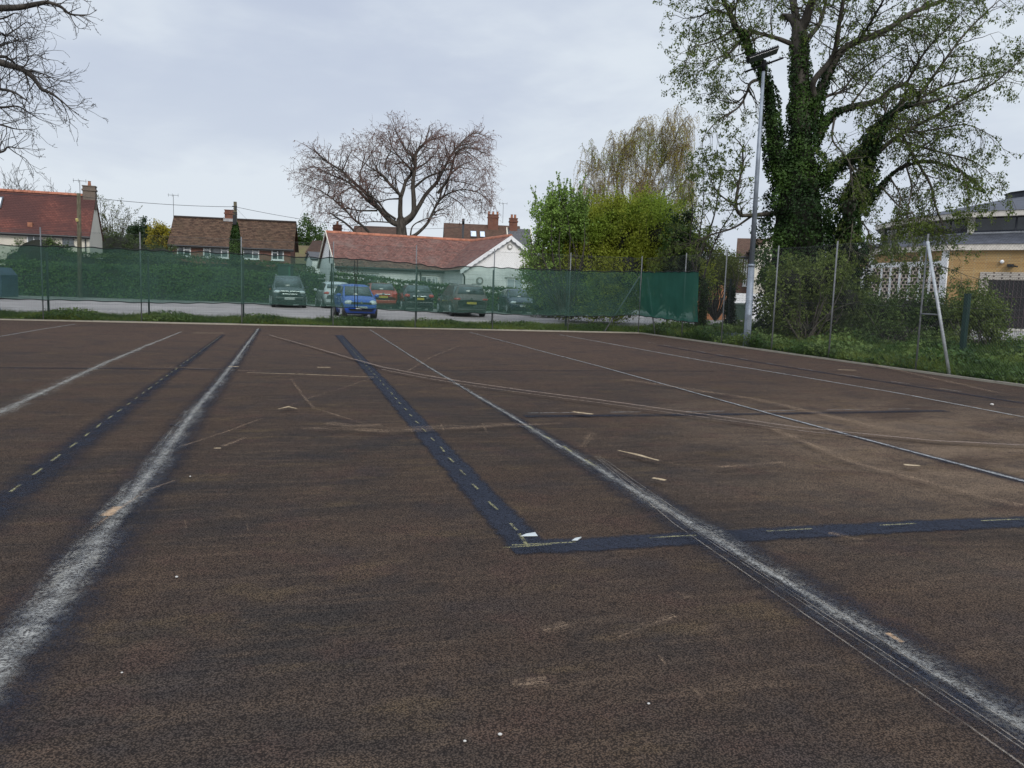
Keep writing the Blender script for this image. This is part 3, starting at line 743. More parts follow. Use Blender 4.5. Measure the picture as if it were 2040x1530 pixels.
L_([(720,640),(700,540),(760,440),(820,330),(780,260)],.09,.02,3,S_); L_([(410,740),(430,690),(380,610),(280,560)],.06,.02,0,(1.6,3))
L_([(1500,620),(1620,640),(1740,680),(1830,760),(1850,850)],.05,.015,2,S_,start=.1)
L_([(1560,330),(1690,400),(1800,500),(1860,620)],.05,.015,-2,S_,start=.1)
L_([(1470,750),(1560,800),(1640,880),(1690,960)],.05,.015,1,(2.2,3),start=.1)
L_([(400,740),(320,780),(290,850)],.04,.015,1,(2.,3),start=.1)
L_([(560,640),(430,640),(300,600),(180,560)],.05,.015,-2,S_,start=.1)
L_([(900,300),(860,230),(790,200)],.04,.015,-2,(2.2,3),start=.1)
L_([(1310,265),(1360,230),(1400,260),(1440,300)],.04,.015,-2,(2.4,3),start=.1)
T.build(root,M_BARK,.07,.03,matb=M_TWIGR,tw=.92)
tp=np.array(T.tips); 
k=rng.choice(len(tp),min(9000,len(tp)),replace=False)
V,Fq=leaf_cards(tp[k,:3]+rng.normal(size=(len(k),3))*.05,.12*(.6+rng.random(len(k))),droop=1.,aspect=2.2)
fast('crown',V,[Fq],leafmat('copper_buds',(.10,.052,.045),(.17,.09,.07),.3),root)
# --- bare tree reaching in from the left
Y=21.; bx=P(-420,560,Y); root=thing('overhanging_bare_tree','leafless tree whose twiggy branches reach in at the upper left','tree',(bx.x,bx.y,0))
T=Tree(None,trop=.01,wander=.20,step=.17,rmin=.0042,spread=(22,55),droop_r=.012,droop=.0); T.cap=46000; T.endk=.3
cm=cmap(0,0,3.8235)
trunk=T.limb([Vector((0,0,-.1)),Vector((.1,0,2)),Vector((.3,.1,5)),Vector((.7,0,8)),Vector((.9,.2,11)),Vector((1.3,0,14))],.42,.16)
def L2(pts,r0,r1,dy,L=1.3,lvl=2,dens=.8,start=.35,joinz=None):
    q=rel(root,pts,Y,dy,cm)
    if joinz is not None: q=[Vector((.1+joinz*.085,0,joinz))]+q
    r=T.limb(q,r0,r1); T.side(r,2,L,.016,lvl,dens,start=start,up=.05); return r
L2([(-700,120),(-300,75),(0,62),(150,55),(280,30),(360,20),(460,50),(530,105),(600,115),(680,112)],.13,.012,1,.8,2,.5,.45,8.6)
L2([(530,105),(560,170),(600,215),(650,218)],.016,.006,0,.3,1,.4); L2([(280,30),(300,110),(330,175),(390,187)],.015,.006,0,.35,1,.4); L2([(330,20),(420,-20),(560,-30),(660,10)],.02,.008,0,.4,1,.5)
L2([(-700,330),(-300,400),(0,475),(80,500),(170,530),(260,600),(320,680),(390,710),(470,770),(550,840)],.14,.012,-1,.95,2,1.05,.35,7.0)
L2([(-500,440),(0,432),(50,440),(100,470),(140,520),(190,500),(215,440),(205,380)],.06,.010,2,1.2,2,.9,.3,7.2)
L2([(170,530),(205,590),(225,660),(232,700)],.03,.008,0,.5,1,.6); L2([(170,530),(260,545),(350,570),(430,610),(530,632)],.03,.008,1,.9,1,1.)
L2([(215,430),(280,420),(350,450),(440,462)],.02,.006,-1,.8,1,1.)
L2([(-600,560),(-200,640),(0,680),(100,700),(190,755),(230,790)],.08,.010,-2,1.2,2,.9,.35,6.2)
L2([(-600,780),(-150,800),(0,818),(130,810),(230,860),(320,865)],.07,.008,2,1.0,2,.6,.35,5.4)
L2([(-600,880),(-200,920),(0,950),(130,985),(265,985)],.06,.008,-1,1.0,2,.7,.35,5.0)
L2([(-600,1150),(-300,1200),(0,1160),(60,1120),(140,1130),(235,1135)],.06,.007,1,.8,2,.5,.4,4.3)
L2([(60,1120),(120,1165),(200,1215),(250,1290)],.018,.006,1,.6,1,.8)
L2([(-600,200),(-200,290),(0,255),(40,270),(110,230),(200,170),(250,190)],.06,.008,2,1.1,2,.9,.35,8.4)
L2([(-500,60),(-150,150),(20,140),(120,100),(210,140)],.05,.008,-2,1.1,2,.8,.35,9)
L2([(-500,300),(-100,360),(60,330),(160,310),(260,330)],.05,.008,3,1.0,2,.8,.35,8)
T.build(root,M_BARKD,.07,.02,tw=1.0)
tp=np.array(T.tips); k=rng.choice(len(tp),min(5000,len(tp)),replace=False)
V,Fq=leaf_cards(tp[k,:3],.028*(.6+rng.random(len(k))),aspect=2)
fast('buds',V,[Fq],M_BARKD,root)
# --- ivy-clad tree on the right
Y=30.; b=G(1600,690); bx=P(1592,640,Y); root=thing('ivy_clad_tree','huge tree with ivy-wrapped trunks and small new leaves towering over the right-hand fence','tree',(bx.x,bx.y,0))
T=Tree(None,trop=-.01,wander=.24,step=.25,rmin=.0052,spread=(28,68),droop_r=.012,droop=.08); T.cap=75000
cm=cmap(1340,0,2.731); ivy=[]
def L3(pts,r0,r1,dy=0,L=1.6,lvl=2,dens=.75,start=.25,iv=None,mult=1,up=.05,every=1,y0=0):
    q=[P(*cm(*p),Y+y0+dy*(i/(len(pts)-1)))-Vector(root.location) for i,p in enumerate(pts)]
    r=T.limb(q,r0,r1); 
    if L: T.side(r,every,L,.03,lvl,dens,start=start,up=up,mult=mult)
    if iv: ivy.append((r,iv))
    return r
# trunk and leaders
L3([(680,1880),(680,1500),(685,1200),(690,900)],.55,.42,0,0,iv=[1.55,1.5,1.5,1.35,1.15,1.0])
L3([(690,920),(698,650),(696,450),(690,250),(690,180)],.40,.27,0,1.4,2,.4,.6,iv=[.9,.52,.40,.33,.27,.18])
L3([(690,185),(672,100),(655,0),(640,-90),(600,-220),(590,-400)],.17,.08,1,1.8,2,.7,.1)
L3([(695,180),(730,90),(762,0),(800,-90),(860,-220),(900,-420)],.2,.08,-1,1.8,2,.7,.1)
L3([(730,215),(800,130),(830,30),(850,-60)],.1,.05,2,1.4,2,.7)
L3([(640,1000),(560,850),(535,600),(520,470)],.24,.15,-1,0,iv=[.55,.40,.28,.18])
L3([(520,480),(470,350),(415,280),(390,200),(340,140),(310,60),(280,0),(250,-120)],.15,.06,-1,1.5,2,.75,.2,iv=[.2,.12,.0,0],y0=-1)
L3([(650,240),(560,205),(470,180),(425,168),(390,200),(350,240)],.09,.04,1,1.3,2,.7)
L3([(350,145),(270,200),(200,230),(120,260),(70,340)],.05,.015,-2,1.2,2,.8,.2,y0=-1); L3([(320,80),(220,60),(140,90),(60,100)],.05,.015,1,1.2,2,.8,.2,y0=-1)
L3([(390,200),(330,270),(260,310),(180,340),(90,350)],.04,.012,-2,1.2,2,.75,.2,y0=-1); L3([(300,30),(220,-40),(120,-60)],.05,.015,0,1.2,2,.7,y0=-1)
L3([(470,430),(425,450),(400,510),(370,570),(310,620),(240,660),(165,750)],.07,.015,-1,1.2,2,.75,.2)
L3([(400,510),(340,560),(250,540),(200,480)],.035,.012,1,1.1,2,.7)
L3([(560,1160),(430,1170),(365,1165),(345,1100),(360,1000),(382,900),(380,800)],.09,.03,-1,1.0,2,.6,.3)
L3([(360,1110),(300,1090),(240,1040),(200,960),(180,890)],.04,.012,-2,1.1,2,.8); L3([(365,1000),(300,930),(230,920),(180,900)],.03,.01,1,1.,2,.7)
L3([(430,1175),(330,1240),(200,1280),(100,1330),(40,1360)],.05,.012,0,1.3,2,.8,.3)
# right-hand limbs
L3([(760,700),(780,560),(830,440),(900,300),(985,235),(1100,190),(1200,140),(1300,70),(1440,15),(1600,-60)],.21,.06,0,1.7,2,.7,.25,iv=[.3,.12,.0,0,0])
L3([(780,560),(765,450),(860,330),(890,250),(905,140),(930,0),(950,-120)],.13,.06,-2,1.5,2,.65,.3)
L3([(790,555),(850,520),(920,495),(1000,400),(1100,330),(1230,250)],.08,.02,2,1.4,2,.8)
L3([(770,760),(850,640),(950,590),(1110,550),(1190,485),(1270,460),(1310,490),(1340,540)],.15,.05,0,1.5,2,.75,.3,iv=[.22,.08,0,0,0])
L3([(1345,510),(1430,400),(1560,220),(1680,90),(1780,0)],.07,.02,1,1.5,2,.8,.1); L3([(1340,540),(1450,480),(1600,440),(1760,400),(1880,390)],.06,.012,-1,1.5,2,.85,.1)
L3([(1270,460),(1330,350),(1400,250),(1500,150),(1580,60)],.06,.015,-2,1.5,2,.8,.1)
L3([(800,1010),(900,905),(1010,840),(1060,750),(1110,690),(1200,610),(1260,540)],.16,.08,1,1.3,2,.6,.4,iv=[.24,.2,.14,.05,0])
L3([(1060,715),(1120,672),(1200,690),(1300,720),(1450,700),(1600,680),(1740,740)],.08,.015,-1,1.5,2,.85,.15)
L3([(960,1150),(1010,1050),(1055,930),(1080,810),(1130,700),(1230,590),(1350,560)],.2,.07,-2,1.4,2,.6,.4,iv=[.62,.46,.34,.24,.08,0])
L3([(940,1860),(950,1500),(945,1300),(965,1100)],.26,.2,-2,0,iv=[.75,.72,.66,.5,.06])
L3([(1090,850),(1200,760),(1300,700),(1450,620),(1600,530),(1750,450),(1890,330)],.10,.02,-2,1.6,2,.85,.2)
L3([(1210,760),(1350,800),(1500,840),(1640,880),(1780,990)],.07,.012,0,1.5,2,.85,.2)
L3([(1250,740),(1310,850),(1400,1000),(1430,1120),(1470,1230),(1480,1310)],.07,.02,-1,1.3,2,.8,.2)
L3([(1000,1130),(1120,1030),(1180,960),(1260,905),(1400,880),(1560,930),(1700,1050)],.10,.015,1,1.5,2,.8,.3,iv=[.18,.08,0,0,0,0])
L3([(960,870),(970,950),(985,1100),(975,1250),(960,1400)],.05,.012,-3,.9,2,.9,.1,up=-.5)
L3([(880,640),(870,760),(940,850),(1000,960)],.05,.015,-3,1.2,2,.8); L3([(1150,560),(1170,640),(1240,680),(1350,640)],.05,.015,-3,1.2,2,.8)
L3([(1270,900),(1300,1020),(1280,1150),(1300,1290),(1330,1420)],.04,.01,-2,1.1,2,.9,.1,up=-.3)
L3([(1050,1330),(1200,1370),(1350,1420),(1500,1460),(1600,1500)],.035,.01,-2,1.,2,.9,.1,up=-.1)
L3([(1130,1010),(1230,1120),(1330,1180),(1440,1260)],.04,.01,-1,1.2,2,1.,.1,up=-.3)
L3([(1000,1180),(1060,1250),(1080,1340),(1060,1450)],.04,.01,-2,1.1,2,1.,.1,up=-.4)
L3([(1180,960),(1240,1080),(1200,1220),(1180,1330)],.035,.01,-2,1.1,2,1.,.1,up=-.4)
L3([(1500,840),(1580,960),(1610,1080),(1600,1150)],.03,.01,-2,1.0,2,.9,.1,up=-.3)
L3([(950,600),(1040,480),(1120,380),(1250,280),(1400,160)],.05,.012,2,1.5,2,.8); L3([(1000,240),(1060,150),(1120,50),(1180,-60)],.07,.03,-2,1.5,2,.8)
T.build(root,M_BARK,.08,.025,matb=M_TWIGG,tw=1.0)
tp=np.array(T.tips); print('ivy tree tips',len(tp))
n=min(16000,len(tp)); k=rng.choice(len(tp),n,replace=False); c=tp[k,:3]
c3=np.repeat(c,4,axis=0)+rng.normal(size=(n*4,3))*.055; c3[:,2]-=.05
V,Fq=leaf_cards(c3,.082*(.4+rng.random(len(c3))),droop=1.3,aspect=1.7)
M_YOUNG=leafmat('young_leaves',(.045,.066,.018),(.13,.175,.035),.35)
fast('crown',V,[Fq],M_YOUNG,root)
M_IVY=leafmat('ivy_leaves',(.007,.017,.006),(.026,.056,.014),.12,.38,((.05,.095,.02),.55))
M_SHADECORE=simple('leaf_shade_core',(.012,.014,.008),.95,.3)  # near-black colour for the solid cores added to shade the foliage
IV=[];INn=[];core=MB()
for res,prof in ivy:
    pts=np.array([tuple(r[0]) for r in res]); tg=np.array([tuple(r[1]) for r in res]); N=len(pts)
    rad=.9*np.interp(np.linspace(0,1,N),np.linspace(0,1,len(prof)),prof)
    core.tube([tuple(p) for p in pts],[float(max(x*.72,.01)) for x in rad],12)
    ln=np.linalg.norm(np.diff(pts,axis=0),axis=1); area=2*np.pi*(rad[:-1]*.9+.05)*ln; cnt=(area*520).astype(int)
    for i in range(N-1):
        m_=cnt[i]; 
        if m_<1: continue
        t_=rng.random(m_); th=rng.random(m_)*2*np.pi; p=pts[i]+(pts[i+1]-pts[i])*t_[:,None]
        a=np.cross(tg[i],[.3,.9,.1]); a/=np.linalg.norm(a); b2=np.cross(tg[i],a); o_=a*np.cos(th)[:,None]+b2*np.sin(th)[:,None]
        s=(i+t_)*.35; lump=1+.16*np.sin(th*3+p[:,2]*1.9)+.12*np.sin(th*5-p[:,2]*3.1+1)+.10*np.sin(p[:,2]*6+th*2)
        rr=(rad[i]*lump+.03)*(.74+.36*rng.random(m_)**.7)+.04*rng.random(m_)
        IV.append(p+o_*rr[:,None]); INn.append(o_)
core.build('leaf_shade_core',M_SHADECORE,root,True)  # dark solid tubes added under the ivy leaves to block light
IV=np.concatenate(IV); INn=np.concatenate(INn); print('ivy',len(IV))
V,Fq=leaf_cards(IV,.088*(.6+.8*rng.random(len(IV))),droop=.5,aspect=1.15,normal=INn*1.2+np.array([0,0,.5]))
fast('ivy',V,[Fq],M_IVY,root)
# ------------------------------------------------------------------ bushes, hedges and other trees
def stems(root,base,cc,r0,mat,name='stems',sag=.15,nb=None):
    S=[]; base=[Vector(b) for b in base]
    for c in cc:
        c=Vector(c); b=min(base,key=lambda q:(q-c).length+random.random()*1.5); 
        pts=[]; K=6; off=Vector((random.gauss(0,sag),random.gauss(0,sag),0))*(c-b).length
        for i in range(K+1):
            f=i/K; pts.append(b.lerp(c,f)+off*math.sin(math.pi*f)+Vector((0,0,.12*(c-b).length*math.sin(math.pi*f))))
        for i in range(K):
            ra=r0*(1-i/K)**1.1+.006; rb=r0*(1-(i+1)/K)**1.1+.006; t=pts[i+1]-pts[i]
            S.append((*pts[i],*pts[i+1],ra,rb,*t,*t))
    return build_segs(name,np.array(S),mat,root,4)
def bush(name,label,cat,base,blobs,K,m,sigma,size,mat,stemmat,bases=None,nst=60,r0=.04,up=0.,droop=0.,shell=.5,group=None,aspect=1.6,up_shoots=0,core=None,leafname='crown',stemname='branches'):
    root=thing(name,label,cat,tuple(base),group=group); B=Vector(base)
    bl=[((c[0]-B.x,c[1]-B.y,c[2]-B.z),r,r[0]*r[1]*r[2]**.6) for c,r in blobs]
    cc,pts=grow_clumps(bl,K,m,sigma,shell)
    bs=[Vector(b)-B for b in (bases or [base])]
    if nst: stems(root,bs,cc[rng.choice(len(cc),min(nst,len(cc)),replace=False)],r0,stemmat,stemname)
    if up_shoots:
        S=[]; add_=[]
        for c in cc[rng.choice(len(cc),up_shoots)]:
            if c[2]<np.mean(cc[:,2]): continue
            p=Vector(c); L=random.uniform(.5,1.3); d=Vector((random.gauss(0,.22),random.gauss(0,.22),1)).normalized(); q=p+d*L
            S.append((*p,*q,.014,.006,*d,*d))
            for _ in range(int(L*26)): f=random.random(); add_.append(tuple(p.lerp(q,f)+Vector([random.gauss(0,.055*(1.3-f)) for _ in range(3)])))
        build_segs('shoots',np.array(S),stemmat,root,3); pts=np.concatenate([pts,np.array(add_)])
    pts=pts[pts[:,2]+B.z>.05]
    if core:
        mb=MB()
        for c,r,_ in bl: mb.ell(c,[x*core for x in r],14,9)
        mb.build('inner_shade' if False else 'inner_shade_core',M_SHADECORE,root,True)  # dark ellipsoids added inside the leaves to stand for inner shade
    V,Fq=leaf_cards(pts,size*(.6+.8*rng.random(len(pts))),up=up,droop=droop,aspect=aspect)
    fast(leafname,V,[Fq],mat,root); return root
def W(px,py,Y): 
    v=P(px,py,Y); return (v.x,v.y,v.z)
M_HAW=leafmat('hawthorn_leaves',(.18,.215,.022),(.33,.36,.05),.45,.5,((.21,.29,.04),.5))
M_LILAC=leafmat('fresh_green_leaves',(.10,.17,.035),(.24,.36,.08),.35,.45)
M_OLIVE=leafmat('olive_leaves',(.050,.066,.014),(.125,.145,.028),.3,.5)
M_HEDGE=leafmat('hedge_leaves',(.034,.068,.018),(.100,.165,.042),.2,.45)
M_HEDGED=leafmat('dark_hedge_leaves',(.026,.050,.015),(.090,.135,.034),.15,.45)
M_HEDGER=leafmat('rear_hedge_leaves',(.030,.050,.014),(.085,.115,.030),.2,.45)
M_CONIF=leafmat('conifer_leaves',(.012,.026,.012),(.030,.055,.022),.1,.5)
M_YELB=leafmat('yellow_leaves',(.16,.15,.02),(.32,.27,.03),.3,.5)
M_SHRUBD=leafmat('shrub_leaves',(.042,.066,.018),(.135,.175,.042),.25,.45)
# hawthorn mass
Y=38.
bush('hawthorn_thicket','broad yellow-green thicket rising above the corner of the green screen','bush',W(1230,625,Y),
 [(W(1300,415,Y+1),(.8,.8,.8)),(W(1215,425,Y+.5),(.9,.8,.7)),(W(1350,455,Y),(.9,.8,.9)),(W(1150,500,Y),(2.3,1.8,2.1)),(W(1235,480,Y+.5),(2.4,2.,2.3)),(W(1310,480,Y),(1.9,1.8,2.2)),(W(1195,450,Y+1),(1.6,1.6,1.5)),(W(1270,440,Y+1),(1.7,1.5,1.4)),(W(1100,550,Y-.5),(1.5,1.4,1.4)),(W(1200,575,Y-.5),(2.6,1.6,1.6)),(W(1330,560,Y),(1.8,1.5,1.6)),(W(1150,540,Y-1.2),(1.8,1.,1.5)),(W(1250,540,Y-1.2),(1.9,1.,1.6)),(W(1330,540,Y-1),(1.3,1.,1.4)),(W(1390,560,Y),(.9,1.,1.2))],
 2100,52,.17,.10,M_HAW,M_BARKD,[W(1150,630,Y),W(1230,628,Y),W(1300,630,Y)],60,.04,shell=.45,core=.42,up_shoots=420)
Y=36.5
bush('leafy_shrub','bright green shrub with upright shoots between the white gable and the yellow-green thicket','bush',W(1120,620,Y),
 [(W(1095,455,Y),(1.15,1.2,1.5)),(W(1130,450,Y+.3),(1.1,1.2,1.6)),(W(1075,520,Y),(.9,1.,1.1)),(W(1060,545,Y),(.7,.8,.6)),(W(1110,410,Y),(.75,.8,.75)),(W(1150,430,Y),(.6,.8,.9))],
 330,34,.12,.11,M_LILAC,M_BARK,[W(1115,625,Y),W(1130,625,Y)],44,.035,up=.4,shell=.35,up_shoots=260)
# dark ivy column and thin saplings right of it
Y=37.
bush('ivy_covered_stump','dark ivy-smothered trunk standing at the right end of the yellow-green thicket','tree',W(1350,630,Y),
 [(W(1352,470,Y-1.2),(.75,.7,1.1)),(W(1358,520,Y-1.2),(.9,.8,1.2)),(W(1350,580,Y-1.),(.9,.8,1.3)),(W(1372,430,Y-1),(.35,.4,.6)),(W(1335,500,Y-1.2),(.5,.5,.7)),(W(1385,500,Y-1),(.5,.5,.6))],200,50,.15,.10,M_IVY,M_BARKD,None,20,.08,shell=.3,core=.35,leafname='ivy')
Y=34.
bush('olive_shrub','loose olive-green shrub hanging over the orange brick wall left of the lamp column','bush',W(1425,640,Y+6),
 [(W(1410,550,Y+6),(1.1,1.,1.2)),(W(1445,535,Y+7),(1.1,1.,1.1)),(W(1400,500,Y+5),(1.,1.,1.2)),(W(1468,545,Y+8),(.6,.8,.7))],260,48,.15,.09,M_OLIVE,M_BARKD,None,50,.03,shell=.3)
root=thing('young_tree','thin sparse-leaved young tree with pale new leaves just left of the lamp column','tree',W(1395,640,33)); B=Vector(root.location)
T=Tree(None,trop=.06,wander=.14,step=.25,rmin=.006,spread=(22,50)); T.cap=14000
for pts in ([(1388,640),(1386,560),(1392,480),(1402,400),(1400,345)],[(1392,600),(1405,540),(1430,470),(1460,420),(1475,370)],[(1386,560),(1375,480),(1380,420),(1372,370)],[(1390,520),(1420,440),(1430,390),(1440,350)]):
    r=T.limb([P(x,y,33)-B for x,y in pts],.05,.012); T.side(r,2,1.15,.018,2,.8,start=.3)
T.build(root,M_BARKD,.035,.012)
tp=np.array(T.tips); k=rng.choice(len(tp),min(4200,len(tp)),replace=False); c=np.repeat(tp[k,:3],2,axis=0)+rng.normal(size=(len(k)*2,3))*.05
V,Fq=leaf_cards(c,.09*(.6+.8*rng.random(len(c)))); fast('crown',V,[Fq],leafmat('pale_new_leaves',(.06,.09,.025),(.15,.19,.06),.4),root)
# silver birch with hanging golden twigs
Y=50.; root=thing('silver_birch','tall silver birch with drooping golden-brown twigs behind the yellow-green thicket','tree',W(1275,620,Y)); B=Vector(root.location)
T=Tree(None,trop=.02,wander=.12,step=.4,rmin=.008,spread=(20,45),droop=0); tips=[]
limbs=[[(1240,620),(1235,520),(1268,430),(1290,395),(1310,340),(1340,290),(1352,255)],[(1262,440),(1278,380),(1290,310),(1300,258)],[(1262,440),(1240,380),(1250,320),(1262,262)],[(1240,500),(1215,420),(1212,360),(1222,305)],[(1222,450),(1195,400),(1185,360),(1180,325)],[(1285,400),(1325,370),(1350,330),(1365,275)],[(1268,430),(1310,400),(1345,380),(1360,350)],[(1235,400),(1228,350),(1240,310),(1243,290)],[(1235,520),(1200,470),(1185,420),(1178,390)],[(1268,430),(1330,440),(1355,420),(1362,390)],[(1235,470),(1260,430),(1275,400),(1280,380)],[(1300,360),(1318,330),(1330,300),(1338,262)]]
allr=[]
for i,l in enumerate(limbs):
    q=[P(x,y,Y+(random.uniform(-1,1) if j else 0)*1.3)-B for j,(x,y) in enumerate(l)]
    allr.append(T.limb(q,.17 if i==0 else .08,.02,8))
M_BIRCH=barkmat('birch_bark',(.16,.15,.14),(.42,.41,.39),3)
A=np.array(T.S); build_segs('trunk',A,M_BIRCH,root,8)
S=[];cat_=[]; T.tips=[]; k0=len(T.S); T.trop=.05; T.cap=9000
for r in allr: T.side(r,1,1.5,.03,1,.9,start=.3,up=.35)
A=np.array(T.S[k0:]); build_segs('branches',A,M_BIRCH,root,4)
tps=T.tips; random.shuffle(tps)
for tp_ in tps[:2600]:
    for _ in range(random.choice((1,1,2))):
        p=Vector(tp_[:3]); a=random.uniform(0,6.28); d=Vector((math.cos(a)*.5,math.sin(a)*.5,random.uniform(-.2,.3))); L=random.choice((.4,.7,1.,1.4,2.0))*random.uniform(.7,1.2); st=.16; rr=.010
        for k in range(int(L/st)):
            d.z-=.35; d.x=d.x*.82+random.gauss(0,.03); d.y*=.82; d.normalize(); q=p+d*st; S.append((*p,*q,rr,max(rr-.001,.005),*d,*d)); rr=max(rr-.001,.005)
            cat_+= [tuple(q+Vector([random.gauss(0,.04) for _ in range(3)])) for _ in range(2)]
            p=q
build_segs('hanging_twigs',np.array(S),simple('birch_twigs',(.13,.085,.05),.9,.2),root,3)
cat_=np.array(cat_); V,Fq=leaf_cards(cat_,.085*(.5+.9*rng.random(len(cat_))),droop=2.5,aspect=2.4); print('birch',len(cat_))
fast('crown',V,[Fq],leafmat('catkins',(.25,.20,.05),(.42,.36,.10),.35,.6,((.20,.26,.04),.35)),root)
# dense twiggy shrub and ivy skirt under the big tree
Y=27.
bush('twiggy_shrub','tangled dark shrub with bare grey stems at the foot of the ivy-clad tree','bush',W(1600,690,Y-.5),
 [(W(1555,600,Y),(.7,.8,1.1)),(W(1690,600,Y),(.8,.8,1.0)),(W(1575,560,Y),(.9,.9,1.0)),(W(1620,560,Y),(1.0,.9,1.2)),(W(1660,545,Y+.5),(.9,.9,1.0)),(W(1560,620,Y),(.75,.8,.8)),(W(1640,630,Y),(1.0,.8,.8)),(W(1600,655,Y),(1.1,.8,.5))],460,44,.12,.075,M_SHRUBD,M_BARK,[W(1600,690,Y-.5),W(1590,690,Y),W(1615,690,Y-.3)],46,.018,shell=.2,core=.4)
Y=27.5
bush('evergreen_shrub','low dark evergreen shrub mass below the white window screens of the hall','bush',W(1770,690,Y-2),
 [(W(1710,620,Y),(.9,.8,.8)),(W(1760,625,Y-.5),(1.0,.8,.7)),(W(1810,620,Y-1),(1.0,.8,.9)),(W(1850,630,Y-1.5),(.8,.7,.8)),(W(1700,660,Y-.5),(.9,.7,.6)),(W(1790,665,Y-1.5),(1.3,.8,.7)),(W(1680,580,Y+1),(.6,.6,.7)),(W(1740,625,Y),(.8,.7,.6)),(W(1830,625,Y-1),(.7,.7,.6)),(W(1880,650,Y-2),(.8,.7,.6)),(W(1720,690,Y-2),(1.1,.6,.45)),(W(1850,685,Y-3),(1.0,.6,.45))],640,50,.11,.075,M_HEDGED,M_BARKD,None,14,.016,shell=.25,core=.42)
Y=26.
bush('leggy_shrub','leggy shrub with bare lower stems right of the broad green fence post','bush',W(1945,695,Y-2),
 [(W(1930,640,Y-1),(.8,.6,.5)),(W(1920,630,Y-1),(.75,.7,.6)),(W(1965,630,Y-1.5),(.7,.7,.6)),(W(1895,620,Y),(.6,.6,.6)),(W(1945,595,Y-.5),(.6,.6,.45)),(W(1985,625,Y-1.5),(.4,.5,.4)),(W(1975,660,Y-2),(.5,.5,.4)),(W(1900,680,Y-3),(.7,.5,.4))],300,36,.12,.08,M_SHRUBD,M_BARK,[W(1920,700,Y-2),W(1945,700,Y-2),W(1965,700,Y-2),W(1900,700,Y-2)],26,.012,shell=.2)
# ivy columns on the mesh fence
for x,yb,yt,Yd,lab in ((1452,650,572,33.5,'narrow ivy-wrapped fence post between the orange wall and the lamp column'),(1398,648,560,33.,'dark ivy-wrapped fence post against the torn right edge of the green screen')):
    base=W(x,yb,Yd); zt=W(x,yt,Yd)[2]; base=(base[0],base[1],gz(0,Yd)); h=zt-base[2]
    bush('ivy_column',lab,'climber',base,[((base[0],base[1],base[2]+h*f),(.15+.06*(1-f),.17,h*.15),) for f in (.08,.22,.36,.5,.64,.78,.9)],150,36,.06,.08,M_IVYD if 'M_IVYD' in globals() else M_IVY,M_BARKD,None,4,.03,shell=.5,core=.5,group='ivy columns on the mesh fence',leafname='ivy',stemname='stem')
# hedges beyond the car park
def hedge(label,pts,z0,tops,depth,mat,n,size=.13,rough=.22,group=None,name='hedge',cat='hedge'):
    """box hedge following pts [(x,y)] with top heights, leaf cards all over a dark core"""
    root=thing(name,label,cat,(pts[0][0],pts[0][1],0),group=group); B=Vector(root.location)
    seg=[(Vector((*pts[i],0)),Vector((*pts[i+1],0)),tops[i],tops[i+1]) for i in range(len(pts)-1)]
    mb=MB(); C=[];Nn=[]
    tot=sum((b-a).length for a,b,_,_ in seg)
    def wob(s,z): return rough*(math.sin(s*1.1+z*2)*.5+math.sin(s*2.7+z*1.3+2)*.35+math.sin(s*.45)*.6)
    s0=0
    for a,b,ta,tb in seg:
        L=(b-a).length; d=(b-a)/L; nn=Vector((d.y,-d.x,0)); nn=nn if nn.y<0 else -nn
        k=max(2,int(L/.8)); 
        for i in range(k):
            f0,f1=i/k,(i+1)/k; h0=ta+(tb-ta)*f0; h1=ta+(tb-ta)*f1; p0=a+d*L*f0; p1=a+d*L*f1
            w0=.12+wob(s0+L*f0,1); w1=.12+wob(s0+L*f1,1); g0=z0
            vs=[p0+nn*(-w0*.0-.15)+Vector((0,0,g0)),p1+nn*(-.15)+Vector((0,0,g0)),p1+nn*(w1-.3)+Vector((0,0,h1*.6)),p0+nn*(w0-.3)+Vector((0,0,h0*.6)),
                p1+nn*(-.35)+Vector((0,0,h1-.25+w1*.3)),p0+nn*(-.35)+Vector((0,0,h0-.25+w0*.3)),p1-nn*depth+Vector((0,0,h1-.3+w1*.3)),p0-nn*depth+Vector((0,0,h0-.3+w0*.3)),p1-nn*depth+Vector((0,0,g0)),p0-nn*depth+Vector((0,0,g0))]
            mb.poly([v-B for v in vs],[(0,1,2,3),(3,2,4,5),(5,4,6,7),(7,6,8,9)])
        m_=int(n*L/tot)
        for _ in range(m_):
            f=random.random(); s=s0+L*f; p=a+d*L*f; h=ta+(tb-ta)*f
            if random.random()<.7:
                z=z0+(h-z0)*random.random(); w_=wob(s,z); q=p+nn*(w_-.05+random.gauss(0,.07)-.25*max(0,(z-h+.5))); q.z=z; N_=nn
            else:
                u=random.random()*depth; q=p-nn*u; q.z=h+wob(s,u*3)*.6+abs(random.gauss(0,.08)); N_=Vector((0,0,1))
            C.append(tuple(q-B)); Nn.append(tuple(N_))
        s0+=L
    mb.build('inner_shade_core',M_SHADECORE,root)  # dark solid filler added behind the leaf cards as the hedge's inner shade
    V,Fq=leaf_cards(np.array(C),size*(.6+.8*rng.random(len(C))),aspect=1.3,normal=np.array(Nn)+np.array([0,0,.4]))
    fast('foliage',V,[Fq],mat,root); return root
def XY(px,Y): v=P(px,560,Y); return (v.x,v.y)
hedge('long clipped front hedge along the back of the car park left of the pale hatchback',[XY(-160,50),XY(100,51),XY(340,52),XY(520,53),XY(648,54)],.15,[2.25,2.3,2.3,2.15,2.2],1.2,M_HEDGE,17000)
hedge('taller rough hedge rising behind the front hedge below the brick house windows',[XY(-160,56),XY(150,57),XY(340,58),XY(560,59),XY(625,59)],.2,[3.3,3.2,3.05,3.1,2.6],1.5,M_HEDGER,15000,.15,.35)
